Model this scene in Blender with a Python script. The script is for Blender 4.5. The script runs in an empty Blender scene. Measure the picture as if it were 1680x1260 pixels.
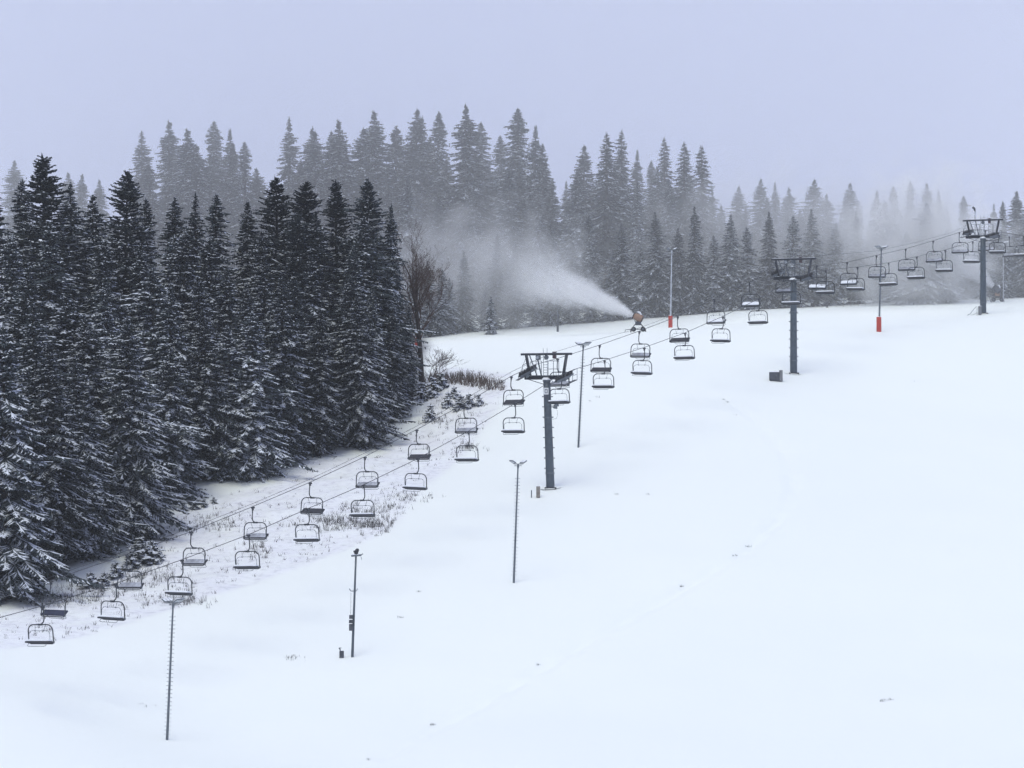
import bpy, math, random
import numpy as np
from mathutils import Vector

# ------------------------------------------------------------------ camera, sky, sun, exposure
scene = bpy.context.scene
COL = scene.collection
F = 5300.0                       # focal length in photograph pixels (1680 wide)
PITCH = math.atan(70.0 / F)      # horizon lies at row 700

cam_data = bpy.data.cameras.new('camera')
cam_data.sensor_width = 36.0
cam_data.lens = F / 1680.0 * 36.0
cam_data.clip_start = 1.0
cam_data.clip_end = 6000.0
cam = bpy.data.objects.new('camera', cam_data)
COL.objects.link(cam)
cam.location = (0, 0, 0)
cam.rotation_euler = (math.pi / 2 + PITCH, 0, 0)
scene.camera = cam

SUN_EL, SUN_AZ = math.radians(62), math.radians(205)
world = bpy.data.worlds.new('World')
scene.world = world
world.use_nodes = True
wn = world.node_tree
wn.nodes.clear()
w_out = wn.nodes.new('ShaderNodeOutputWorld')
w_bg = wn.nodes.new('ShaderNodeBackground')
w_bg.inputs['Strength'].default_value = 0.1
w_sky = wn.nodes.new('ShaderNodeTexSky')
w_sky.sky_type = 'NISHITA'
w_sky.sun_disc = False
w_sky.sun_elevation = SUN_EL
w_sky.sun_rotation = SUN_AZ
w_mix = wn.nodes.new('ShaderNodeMix')
w_mix.data_type = 'RGBA'
w_mix.inputs[0].default_value = 0.93         # closed cloud cover, even in every direction
w_mix.inputs[7].default_value = (5.20, 5.80, 8.65, 1)
wn.links.new(w_sky.outputs[0], w_mix.inputs[6])
wn.links.new(w_mix.outputs[2], w_bg.inputs['Color'])
wn.links.new(w_bg.outputs[0], w_out.inputs['Surface'])

sun_data = bpy.data.lights.new('sun', 'SUN')
sun_data.energy = 1.5
sun_data.angle = math.radians(40)
sun_data.color = (1.0, 0.98, 0.76)
sun = bpy.data.objects.new('sun', sun_data)
COL.objects.link(sun)
sd = Vector((math.sin(SUN_AZ) * math.cos(SUN_EL), math.cos(SUN_AZ) * math.cos(SUN_EL), math.sin(SUN_EL)))
sun.rotation_euler = (-sd).to_track_quat('-Z', 'Y').to_euler()
sun.location = sd * 300

vs = scene.view_settings
vs.view_transform = 'Standard'
vs.look = 'None'
vs.exposure = 0.0
vs.gamma = 1.0
vs.use_curve_mapping = False
cy = scene.cycles
cy.max_bounces = 5
cy.diffuse_bounces = 2
cy.glossy_bounces = 2
cy.transmission_bounces = 2
cy.volume_bounces = 3
cy.transparent_max_bounces = 8
cy.volume_step_rate = 1.0
cy.volume_max_steps = 128
cy.use_denoising = True
cy.use_adaptive_sampling = True
cy.adaptive_threshold = 0.04
cy.adaptive_min_samples = 16

rnd = random.Random(11)
RNG = np.random.default_rng(5)

# ------------------------------------------------------------------ helpers
CP, SP = math.cos(PITCH), math.sin(PITCH)


def ray(px, py):
    """direction through a photograph pixel, scaled so that y = 1"""
    u, v = (px - 840.0) / F, (630.0 - py) / F
    x, y, z = u, CP - v * SP, v * CP + SP
    return x / y, z / y


def P(px, py, Y):
    a, b = ray(px, py)
    return Vector((a * Y, Y, b * Y))


def to_pixel(x, y, z):
    yc = y * CP + z * SP
    zc = -y * SP + z * CP
    return 840 + F * x / yc, 630 - F * zc / yc


MATS = {}


def mat(name, color, rough=0.6, metal=0.0, noise=0.0, scale=4.0, bump=0.0, spec=0.5, obj_var=0.0, emit=None):
    m = bpy.data.materials.new(name)
    m.use_nodes = True
    nt = m.node_tree
    b = nt.nodes['Principled BSDF']
    b.inputs['Base Color'].default_value = (*color, 1)
    b.inputs['Roughness'].default_value = rough
    b.inputs['Metallic'].default_value = metal
    b.inputs['Specular IOR Level'].default_value = spec
    src = None
    if noise or bump:
        tc = nt.nodes.new('ShaderNodeTexCoord')
        nz = nt.nodes.new('ShaderNodeTexNoise')
        nz.inputs['Scale'].default_value = scale
        nz.inputs['Detail'].default_value = 5
        nt.links.new(tc.outputs['Object'], nz.inputs['Vector'])
    if noise:
        mr = nt.nodes.new('ShaderNodeMapRange')
        mr.inputs['From Min'].default_value = 0.3
        mr.inputs['From Max'].default_value = 0.7
        mr.inputs['To Min'].default_value = 1 - noise
        mr.inputs['To Max'].default_value = 1 + noise
        nt.links.new(nz.outputs['Fac'], mr.inputs['Value'])
        src = mr.outputs[0]
    if obj_var:
        oi = nt.nodes.new('ShaderNodeObjectInfo')
        mo = nt.nodes.new('ShaderNodeMapRange')
        mo.inputs['To Min'].default_value = 1 - obj_var
        mo.inputs['To Max'].default_value = 1 + obj_var
        nt.links.new(oi.outputs['Random'], mo.inputs['Value'])
        if src is None:
            src = mo.outputs[0]
        else:
            mm = nt.nodes.new('ShaderNodeMath')
            mm.operation = 'MULTIPLY'
            nt.links.new(src, mm.inputs[0])
            nt.links.new(mo.outputs[0], mm.inputs[1])
            src = mm.outputs[0]
    if src is not None:
        vm = nt.nodes.new('ShaderNodeVectorMath')
        vm.operation = 'SCALE'
        vm.inputs[0].default_value = color
        nt.links.new(src, vm.inputs['Scale'])
        nt.links.new(vm.outputs[0], b.inputs['Base Color'])
    if bump:
        bp = nt.nodes.new('ShaderNodeBump')
        bp.inputs['Strength'].default_value = bump
        bp.inputs['Distance'].default_value = 0.1
        nt.links.new(nz.outputs['Fac'], bp.inputs['Height'])
        nt.links.new(bp.outputs[0], b.inputs['Normal'])
    MATS[name] = m
    return m


mat('needles', (0.039, 0.049, 0.055), 0.85, noise=0.35, scale=0.8, spec=0.15, obj_var=0.45)
mat('branch_snow', (0.60, 0.64, 0.71), 0.8, noise=0.15, scale=3, spec=0.2, obj_var=0.22)
mat('frost_needles', (0.40, 0.42, 0.46), 0.85, noise=0.3, scale=0.8, spec=0.15)
mat('bark', (0.045, 0.038, 0.036), 0.9, noise=0.4, scale=5, bump=0.4, spec=0.1)
mat('bare_twig', (0.085, 0.062, 0.055), 0.9, noise=0.3, scale=3, spec=0.1)
mat('brown_twig', (0.115, 0.092, 0.082), 0.9, noise=0.4, scale=1.5, spec=0.1)
mat('dry_grass', (0.10, 0.097, 0.098), 0.9, noise=0.5, scale=0.6, spec=0.1)
mat('mast_steel', (0.075, 0.095, 0.115), 0.5, metal=0.15, noise=0.22, scale=2.5)
mat('dark_steel', (0.032, 0.036, 0.045), 0.5, metal=0.2, noise=0.3, scale=3)
mat('galvanised', (0.13, 0.15, 0.17), 0.45, metal=0.4, noise=0.2, scale=4)
mat('chair_paint', (0.028, 0.035, 0.045), 0.42, metal=0.1, noise=0.25, scale=3)
mat('chair_thin', (0.10, 0.12, 0.14), 0.5, metal=0.3, noise=0.2, scale=3)
mat('cushion', (0.03, 0.032, 0.042), 0.7, noise=0.3, scale=3)
mat('cushion_frost', (0.36, 0.38, 0.43), 0.8, noise=0.4, scale=2.5)
mat('blue_cushion', (0.022, 0.028, 0.06), 0.7, noise=0.3, scale=3)
mat('loose_snow', (0.84, 0.87, 0.91), 0.75, noise=0.05, scale=2, spec=0.25)
mat('frosted_steel', (0.42, 0.45, 0.50), 0.7, noise=0.2, scale=3)
mat('piste_snow', (0.865, 0.908, 0.885), 0.7, spec=0.2)
mat('rope', (0.03, 0.034, 0.042), 0.5, metal=0.3)
mat('rubber', (0.022, 0.023, 0.025), 0.7)
mat('catwalk', (0.09, 0.095, 0.105), 0.6, metal=0.3, noise=0.2)
mat('cabinet', (0.17, 0.18, 0.19), 0.6, noise=0.2, scale=3)
mat('cabinet_dark', (0.062, 0.07, 0.085), 0.6, noise=0.25, scale=3)
mat('wood_post', (0.24, 0.22, 0.2), 0.85, noise=0.25, scale=4, bump=0.3)
mat('red_pad', (0.46, 0.065, 0.05), 0.6, noise=0.15, scale=3)
mat('orange_shell', (0.25, 0.16, 0.115), 0.5, noise=0.15, scale=3)
mat('white_sign', (0.7, 0.72, 0.74), 0.5)
mat('lamp_glass', (0.35, 0.38, 0.42), 0.15, spec=0.7)
mat('red_box', (0.32, 0.05, 0.035), 0.6, noise=0.2)
mat('brown_box', (0.06, 0.042, 0.045), 0.6, noise=0.2)

UP = Vector((0, 0, 1))


class MB:
    """collects vertices and faces for one mesh"""

    def __init__(self):
        self.v, self.f, self.m = [], [], []

    def box(self, c, sx, sy, sz, ax=None, ay=None, az=None, mi=0):
        ax = Vector(ax) if ax else Vector((1, 0, 0))
        ay = Vector(ay) if ay else Vector((0, 1, 0))
        az = Vector(az) if az else Vector((0, 0, 1))
        c = Vector(c)
        n = len(self.v)
        for dz in (-.5, .5):
            for dx, dy in ((-.5, -.5), (.5, -.5), (.5, .5), (-.5, .5)):
                self.v.append(c + ax * sx * dx + ay * sy * dy + az * sz * dz)
        for q in ((0, 3, 2, 1), (4, 5, 6, 7), (0, 1, 5, 4), (1, 2, 6, 5), (2, 3, 7, 6), (3, 0, 4, 7)):
            self.f.append(tuple(n + k for k in q))
            self.m.append(mi)
        return self

    def beam(self, a, b, w, h, up=UP, mi=0):
        a, b = Vector(a), Vector(b)
        d = b - a
        L = d.length
        d = d / L
        s = d.cross(up)
        if s.length < 1e-4:
            s = d.cross(Vector((1, 0, 0)))
        s.normalize()
        u = s.cross(d).normalized()
        return self.box((a + b) / 2, L, w, h, d, s, u, mi)

    def tube(self, pts, r, n=8, closed=False, caps=True, mi=0):
        pts = [Vector(p) for p in pts]
        k = len(pts)
        rs = r if isinstance(r, (list, tuple)) else [r] * k
        base = len(self.v)
        prev = None
        for i in range(k):
            if closed:
                t = pts[(i + 1) % k] - pts[i - 1]
            else:
                t = pts[min(i + 1, k - 1)] - pts[max(i - 1, 0)]
            t.normalize()
            if prev is None:
                ref = UP if abs(t.z) < 0.9 else Vector((1, 0, 0))
                s = t.cross(ref).normalized()
            else:
                s = (prev - t * prev.dot(t))
                s = s.normalized() if s.length > 1e-5 else t.orthogonal().normalized()
            prev = s
            u = s.cross(t)
            for j in range(n):
                a = 2 * math.pi * j / n
                self.v.append(pts[i] + (s * math.cos(a) + u * math.sin(a)) * rs[i])
        for i in range(k if closed else k - 1):
            i2 = (i + 1) % k
            for j in range(n):
                j2 = (j + 1) % n
                self.f.append((base + i * n + j, base + i2 * n + j, base + i2 * n + j2, base + i * n + j2))
                self.m.append(mi)
        if caps and not closed:
            self.f.append(tuple(base + j for j in range(n)))
            self.f.append(tuple(base + (k - 1) * n + j for j in range(n))[::-1])
            self.m += [mi, mi]
        return self

    def wheel(self, c, axis, r, w, n=14, mi=0):
        axis = Vector(axis).normalized()
        c = Vector(c)
        return self.tube([c - axis * w / 2, c - axis * w * .18, c + axis * w * .18, c + axis * w / 2], [r, r * .86, r * .86, r], n, mi=mi)

    def build(self, name, mats, parent=None, smooth=False, bevel=0.0):
        me = bpy.data.meshes.new(name)
        me.from_pydata([tuple(v) for v in self.v], [], self.f)
        for m in ([mats] if isinstance(mats, str) else mats):
            me.materials.append(MATS[m])
        if isinstance(mats, (list, tuple)):
            me.polygons.foreach_set('material_index', self.m)
        if smooth:
            me.polygons.foreach_set('use_smooth', [True] * len(me.polygons))
        o = bpy.data.objects.new(name, me)
        COL.objects.link(o)
        if parent:
            o.parent = parent
        if bevel:
            b = o.modifiers.new('bevel', 'BEVEL')
            b.width = bevel
            b.segments = 2
            b.limit_method = 'ANGLE'
        return o


def tag(o, label, cat=None, group=None, kind=None):
    o['label'] = label
    if cat:
        o['category'] = cat
    if group:
        o['group'] = group
    if kind:
        o['kind'] = kind
    return o


def thing(name, label, cat, loc, group=None, rz=0.0):
    o = bpy.data.objects.new(name, None)
    o.empty_display_size = 0.3
    COL.objects.link(o)
    o.location = loc
    o.rotation_euler = (0, 0, rz)
    return tag(o, label, cat, group)


def copy_tree(o, parent=None):
    c = o.copy()
    COL.objects.link(c)
    c.parent = parent
    for ch in list(o.children):
        copy_tree(ch, c)
    return c


# ------------------------------------------------------------------ terrain
CTRL_PIX = [  # pixel and distance of known ground points
    (274, 1216, 230), (578, 1080, 249), (843, 953, 268), (903, 800, 300), (949, 731, 319), (1302, 612, 352),
    (1442, 545, 377), (1613, 514, 407), (1100, 537, 416), (915, 546, 425), (1046, 541, 412), (62, 1144, 229),
    (0, 1010, 262), (200, 930, 282), (300, 830, 302), (450, 790, 312), (540, 748, 322), (620, 746, 325), (690, 690, 336),
    (725, 625, 350), (830, 642, 338), (750, 551, 424), (1200, 514, 428), (1400, 503, 434), (1680, 491, 440),
    (840, 1260, 217), (1680, 1260, 224), (0, 1260, 212), (1680, 900, 283), (1680, 700, 335), (1500, 600, 360), (1250, 1000, 263)]
CTRL = [tuple(P(*c)) for c in CTRL_PIX]
CTRL += [(-80, 350, 1.5), (-62, 420, 10), (0, 520, 27), (100, 560, 28), (-100, 500, 23), (150, 500, 22), (-20, 470, 18.5),
         (0, 150, -38), (-100, 150, -41), (100, 150, -38), (0, 60, -56), (-120, 250, -20), (150, 300, -4), (60, 490, 20.5)]
CTRL = np.array(CTRL)


def _phi(r2):
    return 0.5 * r2 * np.log(r2 + 1e-9)


_n = len(CTRL)
_xy = CTRL[:, :2] / 100.0
_K = _phi(((_xy[:, None] - _xy[None]) ** 2).sum(-1)) + np.eye(_n) * 0.004
_Q = np.c_[np.ones(_n), _xy]
_A = np.block([[_K, _Q], [_Q.T, np.zeros((3, 3))]])
_w = np.linalg.solve(_A, np.r_[CTRL[:, 2], np.zeros(3)])


def ground_z(x, y):
    x = np.clip(np.asarray(x, float), -150, 170)
    y0 = np.asarray(y, float)
    y = np.clip(y0, 60, 560)
    p = np.stack([x / 100, y / 100], -1)
    z = np.full(x.shape, _w[_n])
    z = z + _w[_n + 1] * p[..., 0] + _w[_n + 2] * p[..., 1]
    for i in range(_n):
        z = z + _w[i] * _phi(((p - _xy[i]) ** 2).sum(-1))
    z = z + np.clip(y0 - 560, 0, 4000) * 0.01
    return z


def gz(x, y):
    return float(ground_z(np.array([x]), np.array([y]))[0])


_YC = np.arange(170.0, 622.0, 9.0)


def on_ground(px, py):
    a, b = ray(px, py)
    ys = _YC
    for _ in range(2):
        d = ground_z(a * ys, ys) - b * ys
        k = int(np.argmax(d >= 0))
        if d[k] < 0:
            k = len(ys) - 1
        k = max(k, 1)
        y0, y1, d0, d1 = ys[k - 1], ys[k], d[k - 1], d[k]
        ys = np.linspace(y0, y1, 7)
    t = min(1.0, max(0.0, d0 / (d0 - d1)))
    Y = y0 + (y1 - y0) * t
    return Vector((a * Y, Y, gz(a * Y, Y)))


def in_poly(px, py, poly):
    inside = np.zeros(np.shape(px), bool)
    n = len(poly)
    for i in range(n):
        x1, y1 = poly[i]
        x2, y2 = poly[(i + 1) % n]
        if y1 == y2:
            continue
        c = ((y1 > py) != (y2 > py)) & (px < (x2 - x1) * (py - y1) / (y2 - y1) + x1)
        inside ^= c
    return inside


EDGE = [(-200, 1075), (0, 1008), (60, 985), (130, 960), (200, 925), (260, 872), (300, 835), (380, 810), (450, 795), (520, 752),
        (620, 750), (690, 700), (705, 640), (720, 600), (700, 560)]
STRIP = [(-200, 1110), (0, 1066), (130, 1045), (270, 1003), (400, 960), (500, 925), (600, 888), (640, 868), (690, 805), (760, 745),
         (800, 692), (838, 640), (838, 612), (735, 602), (700, 560)] + EDGE[::-1][1:]
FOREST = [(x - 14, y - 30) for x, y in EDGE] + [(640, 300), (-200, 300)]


def axis_lines(segs):
    out = []
    for a, b, s in segs:
        out += list(np.arange(a, b, s))
    out.append(segs[-1][1])
    return np.array(out)


gx = axis_lines([(-2500, -400, 300), (-400, -120, 20), (-120, -62, 2), (-62, 14, 0.45), (14, 62, 0.5), (62, 110, 1.5), (110, 400, 20), (400, 2500, 300)])
gy = axis_lines([(-1500, 0, 250), (0, 170, 17), (170, 215, 2), (215, 362, 0.5), (362, 470, 1.2), (470, 620, 10), (620, 3000, 240)])
GX, GY = np.meshgrid(gx, gy)
GZ = ground_z(GX, GY)
pxs, pys = to_pixel(GX, np.maximum(GY, 1), GZ)
valid = (GY > 200) & (GY < 460)
rough_m = (in_poly(pxs, pys, STRIP) & valid).astype(float)
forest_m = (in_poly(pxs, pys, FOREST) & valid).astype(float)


def blur(a, k=1):
    for _ in range(k):
        b = a.copy()
        b[1:-1, 1:-1] = (a[1:-1, 1:-1] * 2 + a[:-2, 1:-1] + a[2:, 1:-1] + a[1:-1, :-2] + a[1:-1, 2:]) / 6
        a = b
    return a


rough_m = blur(rough_m, 2)
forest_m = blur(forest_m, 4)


def vnoise(x, y, s, seed):
    r = np.random.default_rng(seed)
    T = r.random((64, 64))
    u, v = x / s, y / s
    i, j = np.floor(u).astype(int), np.floor(v).astype(int)
    fu, fv = u - i, v - j
    fu, fv = fu * fu * (3 - 2 * fu), fv * fv * (3 - 2 * fv)
    g = lambda a, b: T[a % 64, b % 64]
    return (g(i, j) * (1 - fu) * (1 - fv) + g(i + 1, j) * fu * (1 - fv) + g(i, j + 1) * (1 - fu) * fv + g(i + 1, j + 1) * fu * fv) - 0.5


near = np.clip((GY - 150) / 60, 0, 1) * np.clip((480 - GY) / 40, 0, 1)
GZ = GZ + near * (0.25 + 0.2 * np.clip((390 - GY) / 30, 0, 1)) * (vnoise(GX, GY, 17, 1) + 0.4 * vnoise(GX, GY, 6, 2))
GZ = GZ + np.maximum(rough_m, forest_m) * (0.35 * vnoise(GX, GY, 3.1, 3) + 0.22 * vnoise(GX, GY, 1.3, 4))
# shallow old ski tracks crossing the piste
TRACKS = [[(560, 1275), (700, 1195), (890, 1090), (1130, 955), (1215, 905), (1275, 850), (1300, 800), (1285, 740), (1240, 690), (1190, 655)],
          [(575, 1275), (712, 1197), (900, 1092), (1138, 957), (1222, 907), (1283, 850), (1309, 800), (1294, 740)]]
for trk in TRACKS:
    tp = np.array([tuple(on_ground(*q))[:2] for q in trk])
    dmin = np.full(GX.shape, 1e9)
    for i in range(len(tp) - 1):
        a_, b_ = tp[i], tp[i + 1]
        ab = b_ - a_
        t_ = np.clip(((GX - a_[0]) * ab[0] + (GY - a_[1]) * ab[1]) / (ab @ ab), 0, 1)
        dmin = np.minimum(dmin, np.hypot(GX - a_[0] - t_ * ab[0], GY - a_[1] - t_ * ab[1]))
    GZ = GZ - 0.26 * np.exp(-(dmin / 0.5) ** 2) * np.clip(0.75 + 1.0 * vnoise(GX, GY, 2.3, 6), 0, 1)
nx_, ny_ = len(gx), len(gy)
gv = np.stack([GX, GY, GZ], -1).reshape(-1, 3)
idx = np.arange(nx_ * ny_).reshape(ny_, nx_)
gf = np.stack([idx[:-1, :-1], idx[:-1, 1:], idx[1:, 1:], idx[1:, :-1]], -1).reshape(-1, 4)


def np_mesh(name, verts, faces, mats, mi=None, smooth=False):
    me = bpy.data.meshes.new(name)
    k = faces.shape[1]
    me.vertices.add(len(verts))
    me.vertices.foreach_set('co', np.ascontiguousarray(verts, dtype=np.float32).ravel())
    me.loops.add(faces.size)
    me.loops.foreach_set('vertex_index', np.ascontiguousarray(faces, dtype=np.int32).ravel())
    me.polygons.add(len(faces))
    me.polygons.foreach_set('loop_start', np.arange(0, faces.size, k, dtype=np.int32))
    me.polygons.foreach_set('loop_total', np.full(len(faces), k, dtype=np.int32))
    for m in mats:
        me.materials.append(MATS[m] if isinstance(m, str) else m)
    if mi is not None:
        me.polygons.foreach_set('material_index', np.ascontiguousarray(mi, dtype=np.int32))
    if smooth:
        me.polygons.foreach_set('use_smooth', np.ones(len(faces), bool))
    me.update()
    me.validate()
    return me


# snow surface: clean white piste, thin snow over grass in the rough strip, littered snow under the trees
sm = bpy.data.materials.new('snow_cover')
sm.use_nodes = True
nt = sm.node_tree
bs = nt.nodes['Principled BSDF']
bs.inputs['Roughness'].default_value = 0.7
bs.inputs['Specular IOR Level'].default_value = 0.2
tc = nt.nodes.new('ShaderNodeTexCoord')


def nz_node(scale, detail=6, rough=0.6):
    n = nt.nodes.new('ShaderNodeTexNoise')
    n.inputs['Scale'].default_value = scale
    n.inputs['Detail'].default_value = detail
    n.inputs['Roughness'].default_value = rough
    nt.links.new(tc.outputs['Object'], n.inputs['Vector'])
    return n


def ramp(sock, a, b, lo=0.0, hi=1.0):
    n = nt.nodes.new('ShaderNodeMapRange')
    n.inputs['From Min'].default_value = a
    n.inputs['From Max'].default_value = b
    n.inputs['To Min'].default_value = lo
    n.inputs['To Max'].default_value = hi
    nt.links.new(sock, n.inputs['Value'])
    return n.outputs[0]


def math_node(op, a, b):
    n = nt.nodes.new('ShaderNodeMath')
    n.operation = op
    for k, s in enumerate((a, b)):
        if isinstance(s, (int, float)):
            n.inputs[k].default_value = s
        else:
            nt.links.new(s, n.inputs[k])
    return n.outputs[0]


def mixc(fac, a, b):
    n = nt.nodes.new('ShaderNodeMix')
    n.data_type = 'RGBA'
    nt.links.new(fac, n.inputs[0])
    for k, s in ((6, a), (7, b)):
        if isinstance(s, tuple):
            n.inputs[k].default_value = (*s, 1)
        else:
            nt.links.new(s, n.inputs[k])
    return n.outputs[2]


at_r = nt.nodes.new('ShaderNodeAttribute')
at_r.attribute_name = 'rough'
at_f = nt.nodes.new('ShaderNodeAttribute')
at_f.attribute_name = 'forest'
c_snow = mixc(ramp(nz_node(0.05, 4).outputs['Fac'], 0.35, 0.65), (0.865, 0.908, 0.885), (0.88, 0.92, 0.895))
c_thin = mixc(ramp(nz_node(1.6, 7, 0.7).outputs['Fac'], 0.50, 0.66), (0.82, 0.84, 0.88), (0.60, 0.61, 0.66))
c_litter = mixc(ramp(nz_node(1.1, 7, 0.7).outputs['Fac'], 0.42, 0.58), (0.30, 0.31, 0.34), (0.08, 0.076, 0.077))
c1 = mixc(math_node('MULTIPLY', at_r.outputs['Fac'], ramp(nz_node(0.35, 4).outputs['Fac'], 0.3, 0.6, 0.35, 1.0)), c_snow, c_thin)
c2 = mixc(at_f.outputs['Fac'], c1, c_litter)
nt.links.new(c2, bs.inputs['Base Color'])
bp = nt.nodes.new('ShaderNodeBump')
bp.inputs['Strength'].default_value = 0.35
bp.inputs['Distance'].default_value = 0.12
nt.links.new(nz_node(0.9, 8, 0.65).outputs['Fac'], bp.inputs['Height'])
nt.links.new(bp.outputs[0], bs.inputs['Normal'])

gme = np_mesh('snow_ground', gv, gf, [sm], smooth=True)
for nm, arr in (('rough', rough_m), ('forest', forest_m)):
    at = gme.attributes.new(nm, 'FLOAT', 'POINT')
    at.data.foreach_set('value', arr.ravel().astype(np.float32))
ground = bpy.data.objects.new('ground', gme)
COL.objects.link(ground)
tag(ground, 'snow-covered ski slope rising to the right', kind='structure')


# ------------------------------------------------------------------ conifers
def make_conifer(seed, H, R, base, kind='spruce', snow=0.45, dens=1.0, sparse=0.0, snow_w=0.55, snow_mat='branch_snow'):
    """returns (trunk mesh, crown mesh) of one conifer, foot at the origin"""
    rng = np.random.default_rng(seed)
    S, D, Ls, W, SN = [], [], [], [], []     # sprays: start, direction, length, half width, snowy
    HS, HL = [], []                          # hanging twigs
    z = base
    lean = rng.normal(0, 0.006, 2)
    gap_phase = rng.random(4) * 6.28
    while z < H - 0.25:
        t = (H - z) / (H - base)
        if kind == 'spruce':
            prof = min(1.2 * t ** 0.82, 0.85 + 0.15 * t) * (1 - 0.3 * max(0, (t - 0.82) / 0.18) ** 2)
            el = np.interp(t, [0, 0.07, 0.3, 1], [0.8, 0.15, -0.2, -0.5])
        elif kind == 'fir':
            prof = min(1, (t * 2.6) ** 0.62) * (0.62 + 0.38 * t) * (1 - 0.25 * max(0, (t - 0.85) / 0.15) ** 2)
            el = np.interp(t, [0, 0.15, 0.5, 1], [0.7, 0.35, 0.05, -0.2])
        else:   # narrow old spruce
            prof = min(1.3 * t ** 0.82, 0.8 + 0.2 * t) * (1 - 0.3 * max(0, (t - 0.85) / 0.15) ** 2)
            el = np.interp(t, [0, 0.05, 0.25, 1], [0.7, 0.05, -0.3, -0.55])
        wob = 1 + 0.16 * math.sin(z * 1.7 + gap_phase[0]) + 0.12 * math.sin(z * 0.8 + gap_phase[1])
        n = int(rng.integers(6, 9)) if t > 0.08 else int(rng.integers(4, 7))
        az0 = rng.random() * 6.28
        for b in range(n):
            if rng.random() < sparse:
                continue
            az = az0 + b * 6.283 / n + rng.normal(0, 0.25)
            asym = 1 + 0.13 * math.sin(az + gap_phase[2]) + 0.1 * math.sin(2 * az + z * 0.6 + gap_phase[3])
            L = R * prof * wob * asym * rng.uniform(0.55, 1.15) * (1.25 if rng.random() < 0.06 else 1) + 0.05
            e = el + rng.normal(0, 0.17)
            droop = (0.28 if kind != 'fir' else 0.12) * min(1.0, t * 2)
            upt = droop * 0.62
            rad = np.array([math.cos(az), math.sin(az), 0.0])
            tan_ = np.array([-rad[1], rad[0], 0.0])
            zz = z + rng.uniform(-0.2, 0.2)
            org = np.array([lean[0] * zz, lean[1] * zz, zz])

            def pt(s):
                s = np.asarray(s)[..., None]
                return org + rad * (L * s * math.cos(e)) + np.array([0, 0, 1.0]) * (L * (math.sin(e) * s - droop * s * s + upt * s ** 3))
            bsnow = float(np.clip(rng.normal(snow, 0.27), 0, 1)) * (1 if snow > 0.7 else 0.4 + 0.6 * min(1, t * 2.5))
            # main axis as three overlapping sprays
            ss = np.array([0.12, 0.4, 0.68])
            p0, p1 = pt(ss), pt(np.minimum(ss + 0.36, 1.04))
            dd = p1 - p0
            ln = np.linalg.norm(dd, axis=1)
            S.append(p0); D.append(dd / ln[:, None]); Ls.append(ln); W.append(np.full(3, 0.11)); SN.append(rng.random(3) < bsnow * 1.3)
            m = max(2, int(L * 0.9 / (0.165 / dens)))
            for side in (-1, 1):
                s = np.sort(rng.uniform(0.14, 0.98, m))
                ph = rng.uniform(0.7, 1.15, m)
                q = pt(s)
                tl = np.clip((0.30 * L * (1 - s) + 0.20) * rng.uniform(0.7, 1.2, m), 0.16, 1.0) * min(1.0, 0.3 + L / 0.9)
                slope = (pt(np.minimum(s + 0.05, 1.05)) - q)[:, 2] / (0.05 * L + 1e-6)
                d = rad * np.cos(ph)[:, None] + tan_ * (side * np.sin(ph))[:, None]
                d[:, 2] = slope * 0.6 - rng.uniform(0.05, 0.75, m) + (0.25 if kind == 'fir' else 0)
                d /= np.linalg.norm(d, axis=1)[:, None]
                S.append(q); D.append(d); Ls.append(tl); W.append(rng.uniform(0.06, 0.115, m))
                SN.append(rng.random(m) < bsnow)
            mh = max(1, int(L * 4.2 * dens))
            s = rng.uniform(0.15, 1.0, mh)
            HS.append(pt(s) + tan_ * rng.normal(0, 0.12 * L + 0.03, mh)[:, None])
            HL.append(rng.uniform(0.14, 0.42, mh) * (1.0 if kind != 'fir' else 0.6))
        z += rng.uniform(0.24, 0.4) * (0.62 if t < 0.2 else 1.0) / min(1.15, dens)
    # leader
    m = 5
    S.append(np.tile([lean[0] * H, lean[1] * H, H - 0.75], (m, 1)))
    a = rng.random(m) * 6.28
    d = np.stack([np.cos(a) * 0.1, np.sin(a) * 0.1, np.ones(m)], -1)
    D.append(d / np.linalg.norm(d, axis=1)[:, None]); Ls.append(rng.uniform(0.4, 1.05, m)); W.append(np.full(m, 0.05)); SN.append(rng.random(m) < 0.2)
    S = np.concatenate(S); D = np.concatenate(D); Ls = np.concatenate(Ls); W = np.concatenate(W); SN = np.concatenate(SN)
    HS = np.concatenate(HS); HL = np.concatenate(HL)
    up = np.array([0, 0, 1.0])
    side = np.cross(D, up)
    side /= np.maximum(np.linalg.norm(side, axis=1), 1e-4)[:, None]
    nrm = np.cross(side, D)
    k = len(S)
    mid = S + D * (Ls * 0.45)[:, None]
    tip = S + D * Ls[:, None]
    lo = nrm * (W * 0.9)[:, None]
    V = np.stack([S, mid + nrm * 0.01, tip, mid - side * W[:, None] - lo, mid + side * W[:, None] - lo], 1).reshape(-1, 3)
    o = np.arange(k)[:, None] * 5
    T = np.stack([o + [0, 1, 3], o + [1, 2, 3], o + [0, 4, 1], o + [1, 4, 2]], 1).reshape(-1, 3)
    M = np.zeros(len(T), int)
    # snow lying on the sprays
    q = np.where(SN)[0]
    w2 = W[q] * snow_w
    lift = nrm[q] * 0.03 + up * 0.015
    ms = S[q] + D[q] * (Ls[q] * 0.5)[:, None]
    dn = nrm[q] * (w2 * 0.95)[:, None]
    V2 = np.stack([S[q] + D[q] * (Ls[q] * 0.1)[:, None] + lift * .8, ms + lift * 1.5, tip[q] - D[q] * (Ls[q] * 0.04)[:, None] + lift * .8,
                   ms - side[q] * (w2 * 1.06)[:, None] + lift - dn, ms + side[q] * (w2 * 1.06)[:, None] + lift - dn], 1).reshape(-1, 3)
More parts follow.
